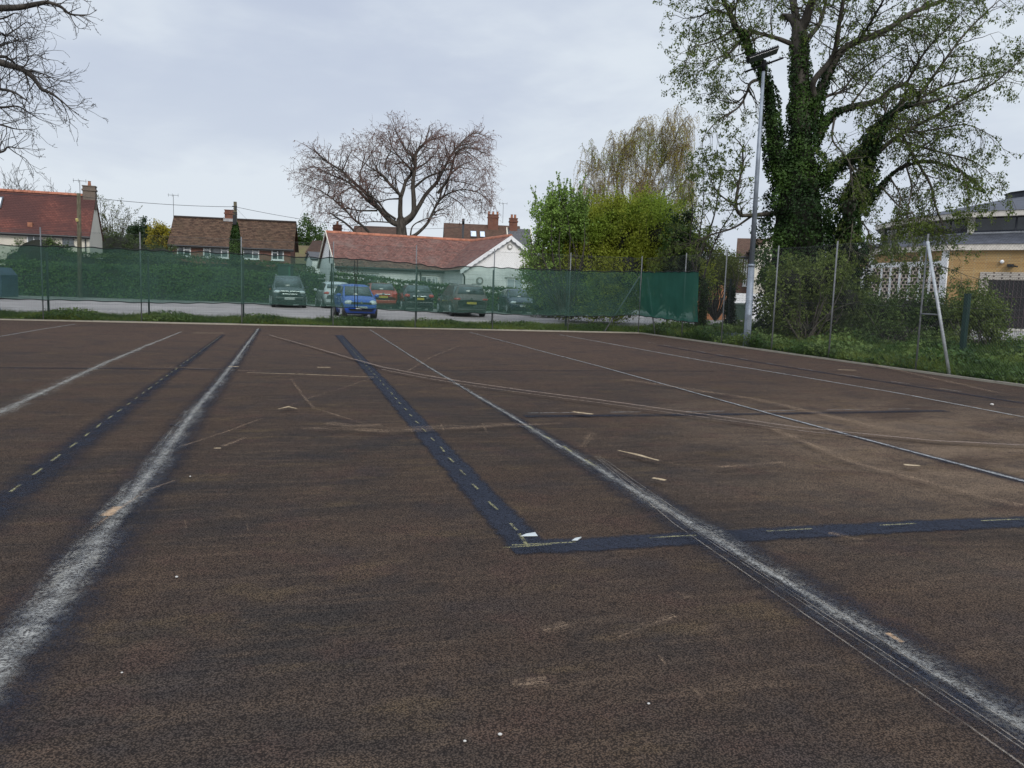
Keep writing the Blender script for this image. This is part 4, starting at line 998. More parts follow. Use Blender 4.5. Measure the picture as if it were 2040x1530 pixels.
hedge('low hedge running in front of the white bungalow behind the red and dark cars',[XY(655,53.4),XY(724,53.5),XY(800,53.2),XY(880,52.2),XY(905,51.8)],.15,[2.3,2.1,1.85,1.75,1.7],1.,M_HEDGE,9000,.12,.12)
hedge('low hedge under the gable windows between the grey estate and the dark blue hatchback',[XY(928,51.6),XY(1000,52),XY(1045,52.6),XY(1110,53)],.15,[1.6,1.6,1.55,1.6],1.,M_HEDGE,6000,.12,.12)
bush('flowering_shrub','loose reddish shrub against the white bungalow wall above the hedge','bush',(XY(700,55)[0],55.2,.2),[((XY(690,55)[0],55.1,2.7),(1.,.4,.8)),((XY(715,55)[0],55.2,2.6),(.7,.4,.6))],26,14,.14,.09,leafmat('bronze_leaves',(.07,.04,.03),(.12,.09,.04),.3),M_BARKD,None,30,.02,shell=.2)
Y=44.
bush('ground_ivy_mound','dark leafy mound under the thicket behind the green screen','bush',W(1180,632,Y-4),[(W(1150,605,Y-3),(1.5,1.,.9)),(W(1220,605,Y-3),(1.5,1.,.9)),(W(1090,600,Y),(1.2,1.,1.1))],240,44,.14,.10,M_OLIVE,M_BARKD,None,20,.02,core=.7)
# background trees
Y=57.
bush('round_evergreen','dark domed evergreen bush against the white wall of the red-roofed house','bush',(XY(85,Y)[0],Y,.2),[((XY(85,Y)[0],Y,2.8),(2.3,1.,1.55)),((XY(45,Y)[0],Y,2.4),(1.6,1.,1.1)),((XY(120,Y)[0],Y,2.4),(1.3,1.,1.2))],170,70,.16,.13,M_HEDGED,M_BARKD,None,20,.05,shell=.75,core=.85)
Y=75.
bush('conifer','dark spiky conifer between the red-roofed house and the brick house','tree',(XY(283,Y)[0],Y,.2),[((XY(283,Y)[0],Y,5.6),(1.3,1.2,1.3)),((XY(262,Y)[0],Y,4.9),(1.4,1.2,.9)),((XY(300,Y)[0],Y,5.),(1.5,1.2,1.2)),((XY(284,Y)[0],Y,6.8),(.45,.35,.9)),((XY(240,Y)[0],Y,4.4),(1.2,1,.6)),((XY(275,Y)[0],Y,3.4),(3.,1.2,2.2))],260,60,.2,.20,M_CONIF,M_BARKD,None,20,.08,shell=.3,up=.6)
Y=72.
bush('yellow_shrub','golden-yellow shrub left of the brown-roofed brick house','bush',(XY(320,Y)[0],Y,.2),[((XY(322,Y)[0],Y,5.8),(1.1,1.,.9)),((XY(305,Y)[0],Y+1,5.2),(1.,1.,.8)),((XY(333,Y)[0],Y,5.2),(.7,1.,.9)),((XY(315,Y)[0],Y,3.2),(1.2,1.,2.0))],150,60,.17,.16,M_YELB,M_BARKD,None,20,.05,shell=.5,core=.6)
bush('rounded_shrub','mid-green shrub filling the gap right of the white gable wall of the red-roofed house','bush',(XY(245,66)[0],66,.2),[((XY(235,66)[0],66,3.6),(2.,1.,1.8)),((XY(275,66)[0],66,3.2),(1.8,1.,1.6)),((XY(320,66)[0],66,2.9),(1.8,1.,1.6))],240,60,.2,.15,leafmat('mid_leaves',(.035,.055,.018),(.075,.105,.035),.25),M_BARKD,None,20,.05,shell=.6,core=.8)
Y=90.
bush('round_tree','round leafy tree seen between the brick house and the white bungalow','tree',(XY(612,Y)[0],Y,.2),[((XY(612,Y)[0],Y,6.6),(2.4,2.,2.6)),((XY(594,Y)[0],Y,5.8),(1.5,1.5,1.9)),((XY(632,Y)[0],Y,5.8),(1.5,1.5,1.9)),((XY(615,Y)[0],Y,4),(2.,1.5,2.))],260,50,.22,.2,leafmat('spring_leaves',(.030,.062,.016),(.080,.135,.035),.3),M_BARKD,None,50,.12,shell=.5)
def baretree(name,label,base,H,spread_,lvl,L,n,r,cap=6000,mat=None,up=.06,tw=.02):
    root=thing(name,label,'tree',base); T=Tree(None,trop=up,wander=.13,step=H/22,rmin=tw,spread=(18,45)); T.cap=cap
    T.grow(Vector((0,0,-.2)),Vector((0,0,1)),H*.45,r,0)
    for i in range(n):
        a=i*6.283/n+random.random(); d=Vector((math.cos(a)*spread_,math.sin(a)*spread_,1)).normalized(); T.grow(Vector((0,0,H*random.uniform(.12,.42))),d,L*random.uniform(.8,1.1),r*.5,lvl,.85)
    T.build(root,mat or M_BARK,.12,.04); return root,T
for x,Yd,H,lab in ((28,80,10.8,'bare bushy tree at the far left behind the red roof'),(75,78,10.9,'bare tree with fine upright twigs behind the middle of the red roof'),(122,82,11.0,'bare twiggy tree just left of the chimney of the red-roofed house')):
    r_,T_=baretree('bare_background_tree',lab,(XY(x,Yd)[0],Yd,.2),H,.5,3,H*.52,15,.14,15000,M_BARK,.1,.013) 
    r_['group']='bare trees behind the red-roofed house'
r_,T_=baretree('hazy_bare_tree','greyish budding tree right of the chimney of the red-roofed house',(XY(228,84)[0],84,.2),9.6,.6,3,5.0,14,.16,15000,M_TWIGG,.06,.013)
tp=np.array(T_.tips); k=rng.choice(len(tp),min(2600,len(tp)),replace=False); V,Fq=leaf_cards(tp[k,:3]+rng.normal(size=(len(k),3))*.1,.14,aspect=1.6); fast('crown',V,[Fq],M_OLIVE,r_)
# far trees closing the view, each one its own
for i,(x,Yd,h,rx) in enumerate(((-60,100,7.5,5),(440,110,6.5,6),(700,120,6.,7),(850,120,5.5,6),(1440,95,7.2,4.2),(1480,110,6.4,4),(1550,90,6.5,4),(1690,90,6.2,4),(1640,95,7,5))):
    lab=['rounded tree far off beyond the left edge of the red roof','low far tree behind the brick house','low far tree behind the left half of the white bungalow','low far tree behind the right half of the white bungalow','far green tree above the orange wall','far green tree behind the cream house','far tree hidden behind the big ivy-clad trunk','far tree left of the hall roof','far tree behind the right trunk of the ivy-clad tree'][i]
    bx=XY(x,Yd)[0]
    bush('distant_tree',lab,'tree',(bx,Yd,.2),[((bx,Yd,h*.6),(rx,rx*.6,h*.42)),((bx+rx*.4,Yd,h*.45),(rx*.7,rx*.5,h*.4)),((bx-rx*.5,Yd,h*.45),(rx*.6,rx*.5,h*.38))],120,60,.4,.28,M_SHRUBD if i%2 else M_OLIVE,M_BARKD,None,14,.15,shell=.6,core=.8,group='trees in the distance')
# ------------------------------------------------------------------ verge growth
M_GRASS=leafmat('grass_blades',(.013,.034,.006),(.060,.105,.018),.3,.5,((.11,.145,.025),.4))
M_HERB=leafmat('verge_herbs',(.012,.034,.010),(.062,.118,.026),.3,.42,((.13,.185,.05),.5))
def blades(name,n,sampler,hmin,hmax,wd,mat):
    V=np.zeros((n,4,3)); UV=None
    p=sampler(n); h=(hmin+(hmax-hmin)*rng.random(n)**1.3)
    hm=.55+.45*(np.sin(p[:,0]*1.7+p[:,1]*.8)*.5+.5)*(np.sin(p[:,0]*.6-p[:,1]*1.9)*.5+.5)+.25*rng.random(n); h=h*hm
    a=rng.random(n)*2*np.pi; dx=np.stack([np.cos(a),np.sin(a),0*a],1); ln=rng.normal(size=(n,3))*.35; ln[:,2]=1
    ln/=np.linalg.norm(ln,axis=1,keepdims=True); b=rng.normal(size=(n,2))*.12
    tip=p+ln*h[:,None]; tip[:,:2]+=b; mid=p+ln*h[:,None]*.55
    V[:,0]=p-dx*wd*.5; V[:,1]=p+dx*wd*.5; V[:,2]=mid+dx*wd*.45; V[:,3]=mid-dx*wd*.45
    V2=np.stack([mid-dx*wd*.45,mid+dx*wd*.45,tip],1)
    k=len(V)*4; q=(np.arange(n)*4)[:,None]+np.arange(4)[None]; t_=k+(np.arange(n)*3)[:,None]+np.arange(3)[None]
    return fast(name,np.concatenate([V.reshape(-1,3),V2.reshape(-1,3)]),[q,t_],mat)
def farS(n):
    u=rng.random(n)*(L1+.5); v=.12+rng.random(n)**1.1*4.1; p=np.array(FC)[None]-np.array(e1)[None]*u[:,None]+np.array(nf)[None]*v[:,None]; p[:,2]=-.02; return p
LR=(FR2-FC).length
def rightS(n):
    u=-3+rng.random(n)**.9*(LR+3); v=.12+rng.random(n)**1.15*8.7; p=np.array(FC)[None]+np.array(e2)[None]*u[:,None]+np.array(nr_)[None]*v[:,None]; p[:,2]=-.02+np.clip(v-1,0,7)*.035; return p
o1=blades('grass',90000,farS,.10,.42,.016,M_GRASS); tag(o1,'rough grass on the narrow verge beyond the far court edge','grass',kind='stuff')
o2=blades('grass',150000,rightS,.14,.55,.012,M_GRASS); tag(o2,'lush grass on the wide verge behind the right-hand fence','grass',kind='stuff')
def herbs(n,S,h,size,mat,lab,name='ground_cover'):
    p=S(n); hm=(np.sin(p[:,0]*1.7+p[:,1]*.8)*.5+.5)*(np.sin(p[:,0]*.6-p[:,1]*1.9)*.5+.5)
    p[:,2]+=h*(.25+.75*hm)*rng.random(n)**.6
    V,Fq=leaf_cards(p,size*(.5+rng.random(n)),aspect=1.25,normal=np.tile([0,-.5,1.],(n,1))); ob=fast(name,V,[Fq],mat); tag(ob,lab,'weeds',kind='stuff')
herbs(42000,farS,.36,.075,M_HERB,'leafy weeds mixed into the far verge')
herbs(130000,rightS,.48,.07,M_HERB,'leafy ground cover on the right-hand verge')
herbs(26000,rightS,.62,.10,M_HERB,'tall nettle-like weeds scattered over the right-hand verge')
def blue(n):
    c=[(1470,672,.8),(1880,690,1.4),(1950,700,1.6),(1740,672,1.3),(1990,690,1.2)]; out_=[]
    for x,y,r in c:
        g0=G(x,y,.2); k=n//len(c); out_.append(np.array([g0.x,g0.y,0])+rng.normal(size=(k,3))*np.array([r*.5,r*.6,0])+np.array([0,0,.22])+rng.random((k,3))*np.array([0,0,.14]))
    return np.concatenate(out_)
bl_=blue(900); V,Fq=leaf_cards(bl_,.03,aspect=1.3); ob=fast('bluebells',V,[Fq],leafmat('bluebell_petals',(.10,.11,.24),(.18,.20,.34),.3)); tag(ob,'hazy patches of bluebells in the right-hand verge','flowers',kind='stuff')
g0=G(10,624); mb=MB(); mb.ell((0,0,.12),(.24,.18,.17),12,8); mb.ell((.18,-.05,.08),(.14,.12,.12),10,6); ob=mb.build('grey_rock',simple('grey_stone',(.13,.14,.18),.9,.25,8,.3,0,.4,14),None,True); ob.location=(g0.x,g0.y-.6,0); tag(ob,'blue-grey lump of stone in the grass at the far left court corner','rock')
# ------------------------------------------------------------------ buildings
def tilemat(name,cs,rows=.22,wd=.17,bump=.7,patch=None,streak=None):
    t=NT(name); o=t.obj(); uv=t.uv()
    def brick(v):
        nd=t.t.nodes.new('ShaderNodeTexBrick'); t.t.links.new(v,nd.inputs['Vector']); nd.inputs['Scale'].default_value=1
        for k_,vv in (('Color1',cs[0]),('Color2',cs[1]),('Mortar',cs[2])): nd.inputs[k_].default_value=(*vv,1)
        nd.inputs['Mortar Size'].default_value=.012; nd.inputs['Mortar Smooth'].default_value=.3; nd.inputs['Brick Width'].default_value=wd; nd.inputs['Row Height'].default_value=rows; nd.inputs['Bias'].default_value=0
        return nd
    nd=brick(uv); c=nd.outputs[0]
    # tone per course
    c=t.mix(t.mul(t.mr(t.noise(t.mapv(uv,(2.2,4.6,1)),1.,3,.7),.4,.65),.55),c,cs[3])
    if patch: c=t.mix(t.mul(t.mr(t.noise(uv,patch[1],4,.6),patch[2],patch[3]),patch[4]),c,patch[0])
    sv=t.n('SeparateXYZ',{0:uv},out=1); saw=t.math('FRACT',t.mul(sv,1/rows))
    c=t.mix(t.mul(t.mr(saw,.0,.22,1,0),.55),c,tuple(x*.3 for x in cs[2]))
    h=t.add(saw,t.mul(nd.outputs[1],-.4)); return t.fin(t.bsdf(c,.85,t.bump(h,bump,.03),spec=.25))
def brickmat(name,c1,c2,mo,w=.225,h=.075,rough=.9,patch=None):
    t=NT(name); o=t.obj(); sx=t.n('SeparateXYZ',{0:o},out=0); sy=t.n('SeparateXYZ',{0:o},out=1); sz=t.n('SeparateXYZ',{0:o},out=2)
    v=t.n('CombineXYZ',{0:t.add(sx,sy),1:sz})
    nd=t.t.nodes.new('ShaderNodeTexBrick'); t.t.links.new(v,nd.inputs['Vector']); nd.inputs['Scale'].default_value=1
    for k_,vv in (('Color1',c1),('Color2',c2),('Mortar',mo)): nd.inputs[k_].default_value=(*vv,1)
    nd.inputs['Mortar Size'].default_value=.01; nd.inputs['Brick Width'].default_value=w; nd.inputs['Row Height'].default_value=h
    c=t.mix(t.mul(t.mr(t.noise(v,1.6,4,.6),.4,.7),.45),nd.outputs[0],patch or tuple(x*.6 for x in c1))
    return t.fin(t.bsdf(c,rough,t.bump(nd.outputs[1],-.4,.01),spec=.2))
def render_mat(name,c,dirt=.25):
    t=NT(name); o=t.obj(); n=t.noise(t.mapv(o,(1,1,.35)),1.3,5,.6)
    col=t.mix(t.mul(t.mr(n,.45,.75),dirt),c,(.35,.34,.29)); return t.fin(t.bsdf(col,.85,t.bump(t.noise(o,40,3),.2,.01),spec=.2))
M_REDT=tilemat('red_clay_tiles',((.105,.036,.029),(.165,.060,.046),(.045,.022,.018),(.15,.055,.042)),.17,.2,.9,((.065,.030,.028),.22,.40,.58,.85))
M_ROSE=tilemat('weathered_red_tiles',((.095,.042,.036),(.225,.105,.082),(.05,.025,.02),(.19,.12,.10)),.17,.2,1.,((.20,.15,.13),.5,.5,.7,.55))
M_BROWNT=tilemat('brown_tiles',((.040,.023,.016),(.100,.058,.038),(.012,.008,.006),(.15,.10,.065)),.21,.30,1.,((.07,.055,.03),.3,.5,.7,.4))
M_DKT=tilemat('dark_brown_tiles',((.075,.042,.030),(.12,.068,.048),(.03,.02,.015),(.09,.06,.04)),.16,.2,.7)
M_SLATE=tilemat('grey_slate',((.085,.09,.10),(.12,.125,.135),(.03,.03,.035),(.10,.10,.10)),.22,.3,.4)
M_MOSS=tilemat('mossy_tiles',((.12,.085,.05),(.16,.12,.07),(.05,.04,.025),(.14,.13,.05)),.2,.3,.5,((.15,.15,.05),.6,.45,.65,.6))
M_RIDGE=simple('orange_ridge_tiles',(.29,.115,.07),.85,.3,2.5,.3,0,.4,9)
M_REDB=brickmat('red_brick',(.235,.085,.055),(.19,.07,.05),(.22,.17,.14))
M_BRKC=brickmat('chimney_brick',(.20,.075,.045),(.13,.05,.04),(.14,.11,.09))
M_BRKG=brickmat('grey_brown_brick',(.15,.115,.09),(.11,.085,.07),(.17,.15,.13))
M_WHITE=render_mat('white_render',(.80,.80,.79),.12)
M_CREAM=render_mat('cream_render',(.62,.585,.50),.35)
M_FRAME=simple('white_frame_paint',(.72,.73,.74),.4,.05,3,.5)
M_GUT=simple('black_gutter',(.015,.016,.018),.4,.1,3,.5)
M_POT=simple('clay_pot',(.28,.12,.07),.8,.2,5)
M_AER=simple('aerial_metal',(.12,.125,.13),.5,.1,3,.5,.6)
def glassmat(name,c=(.035,.045,.05),rough=.06,refl=.9,pat=.8):
    t=NT(name); o=t.obj(); n=t.mr(t.noise(o,pat,3,.6),.38,.62)
    return t.fin(t.bsdf(t.mix(n,c,tuple(x*2.6 for x in c)),rough,spec=refl))
M_GLASS=glassmat('window_glass'); M_GLASSC=glassmat('net_curtained_glass',(.16,.18,.19)); M_GLASSD=glassmat('dark_clerestory_glass',(.010,.012,.016),.03,.6,.5)
def roofslab(name,quads,mat,root,th=.10):
    """quads: 4 corners (eave0,eave1,ridge1,ridge0) each; UV in metres along the slope"""
    V=[];Fq=[];UV=[]
    for q in quads:
        q=[Vector(p) for p in q]; n=(q[1]-q[0]).cross(q[3]-q[0]).normalized(); n=n if n.z>0 else -n
        ud=(q[1]-q[0]).normalized(); vd=(q[3]-q[0]); vd=(vd-ud*vd.dot(ud)).normalized(); k=len(V)
        for off in (0,-th):
            for p in q: V.append(tuple(p+n*off)); UV.append(((p-q[0]).dot(ud)+3,(p-q[0]).dot(vd)+ (0 if off==0 else .0)))
        Fq+=[(k,k+1,k+2,k+3),(k+7,k+6,k+5,k+4)]+[(k+i,k+4+i,k+4+(i+1)%4,k+(i+1)%4) for i in range(4)]
    return fast(name,V,[np.array(Fq)],mat,root,uv=UV)
def window(root,x0,x1,z0,z1,y=0.,fr=.06,mull=(),trans=None,glass=None,sill=True,ax='x',frame=None,name='window',proud=.03):
    """framed window on plane y (front faces -y) in root space; ax='y' swaps axes"""
    def B(mb,a0,a1,b0,b1,y0,y1):
        if ax=='x': mb.box((a0,y0,b0),(a1,y1,b1))
        else: mb.box((y0,a0,b0),(y1,a1,b1))
    s=-1
    mb=MB(); y0,y1=y-proud-.04,y+.02
    B(mb,x0,x0+fr,z0,z1,y0,y1); B(mb,x1-fr,x1,z0,z1,y0,y1); B(mb,x0+fr,x1-fr,z1-fr,z1,y0,y1); B(mb,x0+fr,x1-fr,z0,z0+fr,y0,y1)
    for f in mull: c=x0+(x1-x0)*f; B(mb,c-fr*.45,c+fr*.45,z0+fr,z1-fr,y0+.003,y1)
    if trans:
        for a,b,f in trans: zz=z0+(z1-z0)*f; B(mb,x0+(x1-x0)*a+fr*.5,x0+(x1-x0)*b-fr*.5,zz-fr*.4,zz+fr*.4,y0+.006,y1)
    if sill: B(mb,x0-.05,x1+.05,z0-.07,z0-.003,y-proud-.10,y1)
    w_=mb.build(name,frame or M_FRAME,root); m2=MB(); B(m2,x0+fr*.8,x1-fr*.8,z0+fr*.8,z1-fr*.8,y-proud,y-proud+.012); m2.build('pane',glass or M_GLASS,w_); return w_
def chimney(parent,x,y,z0,z1,w,d,pots=2,mat=None,cap=True):
    mb=MB(); mb.mat(0); mb.box((x-w/2,y-d/2,z0),(x+w/2,y+d/2,z1))
    if cap: mb.box((x-w/2-.06,y-d/2-.06,z1-.32),(x+w/2+.06,y+d/2+.06,z1-.2)); mb.box((x-w/2-.04,y-d/2-.04,z1+.002),(x+w/2+.04,y+d/2+.04,z1+.07))
    mb.mat(1)
    for i in range(pots):
        px_=x+(i-(pots-1)/2)*w*.42; mb.tube([(px_,y,z1+.03),(px_,y,z1+.38),(px_,y,z1+.42)],[.13,.10,.13],10)
    return mb.build('chimney',[mat or M_BRKC,M_POT],parent)
def aerial(root,x,y,z,h=1.2,el=6):
    mb=MB(); mb.tube([(x,y,z),(x,y,z+h)],.022,6); mb.tube([(x-.45,y,z+h-.05),(x+.45,y,z+h-.05)],.014,5)
    for i in range(el): xx=x-.42+i*.84/(el-1); mb.tube([(xx,y-.2,z+h-.05),(xx,y+.2,z+h-.05)],.01,4); 
    for i in (0,2,5): xx=x-.42+i*.84/5; mb.tube([(xx,y,z+h-.2),(xx,y,z+h+.1)],.012,4)
    return mb.build('aerial',M_AER,root)
def gable_house(name,label,cat,x,y,ang,L,D,ze,zr,wall,roof,ov=.25,ridge=M_RIDGE,group=None,gut=True,gableov=.15,eavecol=None):
    """front wall along local x at local y=0, facing -y; base z=0"""
    root=thing(name,label,cat,(x,y,0),ang,group); h=D/2; mb=MB()
    mb.prism([(0,-.2),(D,-.2),(D,ze),(h,zr-.12),(0,ze)],0,L,ax='x'); mb.build('wall',wall,root)
    k=(zr-ze)/h; e=ov
    r_=roofslab('roof',[((-gableov,-e,ze-k*e+.05),(L+gableov,-e,ze-k*e+.05),(L+gableov,h,zr+.05),(-gableov,h,zr+.05)),((L+gableov,D+e,ze-k*e+.05),(-gableov,D+e,ze-k*e+.05),(-gableov,h,zr+.05),(L+gableov,h,zr+.05))],roof,root)
    if ridge:
        mb=MB(); n=int((L+2*gableov)/.45)
        for i in range(n):
            a=-gableov+i*(L+2*gableov)/n; b=a+(L+2*gableov)/n-.015
            mb.prism([(h-.15,zr-.03),(h-.09,zr+.09),(h,zr+.15),(h+.09,zr+.09),(h+.15,zr-.03)],a,b,ax='x')
        mb.build('ridge_tiles',ridge,root)
    if gut:
        mb=MB(); mb.tube([(-gableov,-e-.05,ze-k*e-.02),(L+gableov,-e-.05,ze-k*e-.02)],.06,8); mb.box((-gableov,-e+.0,ze-k*e-.16),(L+gableov,-e+.03,ze-k*e-.03)); mb.build('gutter',eavecol or M_GUT,root)
    return root,r_
# 1 white bungalow hall: long wing + projecting gabled wing
u=Vector((10.8,4.6,0)).normalized(); ang=math.atan2(u.y,u.x); v=Vector((-u.y,u.x,0))
O=Vector((-14.1,59.2,0))-v*3.55
root,rf=gable_house('white_bungalow','long white bungalow with weathered red tiled roof and a projecting scalloped gable','building',O.x,O.y,ang,12.5,7.1,3.08,5.45,M_WHITE,M_ROSE,.3,M_RIDGE)
def loc_(x,y): d=Vector((x,y,0))-O; return d.dot(u),d.dot(v)
ax_,ay_=loc_(-.5,56.3); hw=3.45; zr2=5.42; ze2=3.05
mb=MB(); mb.prism([(ax_-hw,-.2),(ax_+hw,-.2),(ax_+hw,ze2),(ax_,zr2-.1),(ax_-hw,ze2)],ay_,ay_+8.0); mb.build('gable_wing_wall',M_WHITE,root)
k_=(zr2-ze2)/hw; e_=.28; yf=ay_-.22; yb=ay_+8.2
roofslab('gable_wing_roof',[((ax_-hw-e_,yb,ze2-k_*e_+.05),(ax_-hw-e_,yf,ze2-k_*e_+.05),(ax_,yf,zr2+.05),(ax_,yb,zr2+.05)),((ax_+hw+e_,yf,ze2-k_*e_+.05),(ax_+hw+e_,yb,ze2-k_*e_+.05),(ax_,yb,zr2+.05),(ax_,yf,zr2+.05))],M_ROSE,root)
mb=MB(); 
for i in range(19): a=yf+i*.44; mb.prism([(ax_-.15,zr2-.03),(ax_-.09,zr2+.09),(ax_,zr2+.16),(ax_+.09,zr2+.09),(ax_+.15,zr2-.03)],a,a+.425)
mb.build('gable_wing_ridge_tiles',M_RIDGE,root)
for sg in (-1,1):   # scalloped bargeboards
    mb=MB(); pts=[]; n=44
    for i in range(n+1):
        f=i/n; pts.append((ax_+sg*(hw+e_)*(1-f),ze2-k_*e_+(zr2-ze2+k_*e_)*f))
    up_=[(x_,z_+.04) for x_,z_ in pts]; lo=[(x_,z_-.20-.07*abs(math.sin(i*math.pi/4))) for i,(x_,z_) in enumerate(pts)]
    vs=[];fs=[]
    for y_ in (yf-.05,yf-.003):
        for i in range(n+1): vs+= [(up_[i][0],y_,up_[i][1]),(lo[i][0],y_,lo[i][1])]
    N2=2*(n+1)
    for i in range(n): a=2*i; fs+=[(a,a+2,a+3,a+1),(a+N2,a+1+N2,a+3+N2,a+2+N2),(a,a+N2,a+2+N2,a+2),(a+1,a+3,a+3+N2,a+1+N2)]
    mb.poly(vs,fs); mb.build('bargeboard',M_FRAME,root)
    # plaster string course following wall at the left gable end
def disc(root,x,y,z,r,name,mat,mat2=None):
    mb=MB(); mb.tube([(x,y-.06,z),(x,y,z)],r,18); o_=mb.build(name,mat,root)
    if mat2: mb=MB(); mb.tube([(x,y-.10,z),(x,y-.062,z)],r*.55,14); mb.build('boss',mat2,o_)
    return o_
M_PLQ=simple('grey_plaque',(.28,.28,.26),.8,.2,5)
disc(root,ax_,ay_,4.68,.2,'wall_plaque',M_PLQ,M_WHITE); disc(root,ax_-2.2,ay_,2.2,.27,'wall_plaque',M_PLQ,M_FRAME)
for dx_ in (3.35,10.2): disc(root,dx_,0,2.1,.25,'wall_plaque',M_PLQ,M_FRAME)
disc(root,ax_-4.6+.0,0,2.1,.25,'wall_plaque',M_PLQ,M_FRAME) if False else None
window(root,1.9,2.9,1.4,2.45,0,.06,(.5,),glass=M_GLASSC); window(root,6.2,7.5,1.4,2.45,0,.06,(.33,.66),glass=M_GLASSC)
window(root,ax_-.15+.0,ax_+1.05,1.5,2.45,ay_,.06,(.5,),glass=M_GLASSC); window(root,ax_+2.15,ax_+3.1,1.5,2.4,ay_,.06,(.5,),glass=M_GLASSC)
window(root,ax_-hw-1.3,ax_-hw-.6,1.0,2.35,0,.06,(.5,),glass=M_GLASSC)
for a_,b_ in (((ax_-.3,ay_-.07,2.46),(ax_+1.2,ay_-.002,2.54)),((ax_+2.0,ay_-.07,2.41),(ax_+3.25,ay_-.002,2.49)),((1.75,-.07,2.46),(3.05,-.002,2.54)),((6.05,-.07,2.46),(7.65,-.002,2.54))): MB().box(a_,b_).build('window_hood',M_PLQ,root)
mb=MB(); mb.tube([(ax_-hw-.12,ay_-.1,ze2-.25),(ax_-hw+.1,ay_-.1,ze2-.6),(ax_-hw+.1,ay_-.1,.1)],.05,8); mb.build('downpipe',M_GUT,root,True)
mb=MB(); mb.tube([(ax_-hw-1.9,-.3,ze2-.2),(ax_-hw-1.75,-.1,ze2-.55),(ax_-hw-1.75,-.1,.1)],.05,8); mb.build('downpipe',M_GUT,root,True)
mb=MB(); mb.tube([(ax_-hw-e_-.04,ay_-.2,ze2-k_*e_),(ax_-hw-e_-.04,-.2,ze2-k_*e_)],.055,8); mb.build('gutter',M_GUT,root,True)
# slit opening and pale verge boards of the left gable end
mb=MB(); mb.prism([(2.55+.0,3.35),(2.7,3.15),(2.85,3.35),(2.85,4.1),(2.7,4.3),(2.55,4.1)],-.02,.02,ax='x'); mb.build('gable_vent',simple('dark_opening',(.02,.025,.03),.6,.1),root)
mb=MB()
for a_,b_ in (((-.3,3.08-.2),(3.55,5.5)),((7.4,3.08-.2),(3.55,5.5))): mb.prism([(a_[0],a_[1]-.08),(a_[0],a_[1]+.1),(b_[0],b_[1]+.1),(b_[0],b_[1]-.1)],-.20,-.155,ax='x')
mb.build('verge_boards',M_CREAM,root)
# small white outbuilding to its left
p=XY(622,66); root,_=gable_house('white_outbuilding','small white outbuilding with a dark lean-to roof tucked left of the white bungalow','building',p[0],66,.42,1.9,3,3.7,4.3,M_WHITE,M_SLATE,.15,None,gut=False)
# 2 brick house, brown roof
p0=P(343,500,71.); p1=P(579,500,72.8); uu=Vector((p1.x-p0.x,p1.y-p0.y,0)); L=uu.length; a2=math.atan2(uu.y,uu.x)
root,rf=gable_house('brick_house','brick house with a plain brown tiled roof and four white upper windows','building',p0.x,p0.y,a2,L,4.2,5.02,7.3,M_REDB,M_BROWNT,.35,None,gableov=.32)
mb=MB(); mb.prism([(1.95,7.3),(2.1,7.44),(2.25,7.3)],-.3,L+.3,ax='x'); mb.build('ridge_tiles',M_DKT,root)
def u2(px): r=ray(px,500); # intersect facade line
def onfac(px,root_,ang_,yl=0.):
    d=ray(px,500); o_=Vector((root_.location.x,root_.location.y,0))+Vector((-math.sin(ang_),math.cos(ang_),0))*yl; uu_=Vector((math.cos(ang_),math.sin(ang_),0)); nn=Vector((-uu_.y,uu_.x,0))
    t_=(o_-Vector((0,0,0))).dot(nn)/Vector((d.x,d.y,0)).dot(nn); q=Vector((d.x,d.y,0))*t_; return (q-o_).dot(uu_)
for a,b,mu,tr,sl in ((353,380.5,(.5,),[(.5,1,.55)],0),(405,455.5,(.27,.72),[(0,.27,.6),(.72,1,.6)],0),(484,516.5,(.6,),[(.6,1,.6)],0),(541,565.5,(.5,),[(0,.5,.6)],0)):
    x0=onfac(a,root,a2); x1=onfac(b,root,a2); window(root,x0,x1,3.68,4.78,0,.10,mu,tr)
for a,b in ((353,392),(410,455),(484,520)):
    x0=onfac(a,root,a2); x1=onfac(b,root,a2); window(root,x0,x1,.9,2.1,0,.10,(.33,.66))
chimney(rf,onfac(460,root,a2,2.1),2.1,6.9,8.1,.95,.6,0); mb=MB(); mb.box((onfac(460,root,a2,2.1)-.6,1.75,7.1),(onfac(460,root,a2,2.1)+.6,2.45,7.36)); mb.build('chimney_flashing',simple('lead',(.30,.30,.30),.7,.2),root)
aerial(root,onfac(347,root,a2,2.1),2.1,7.1,2.2)
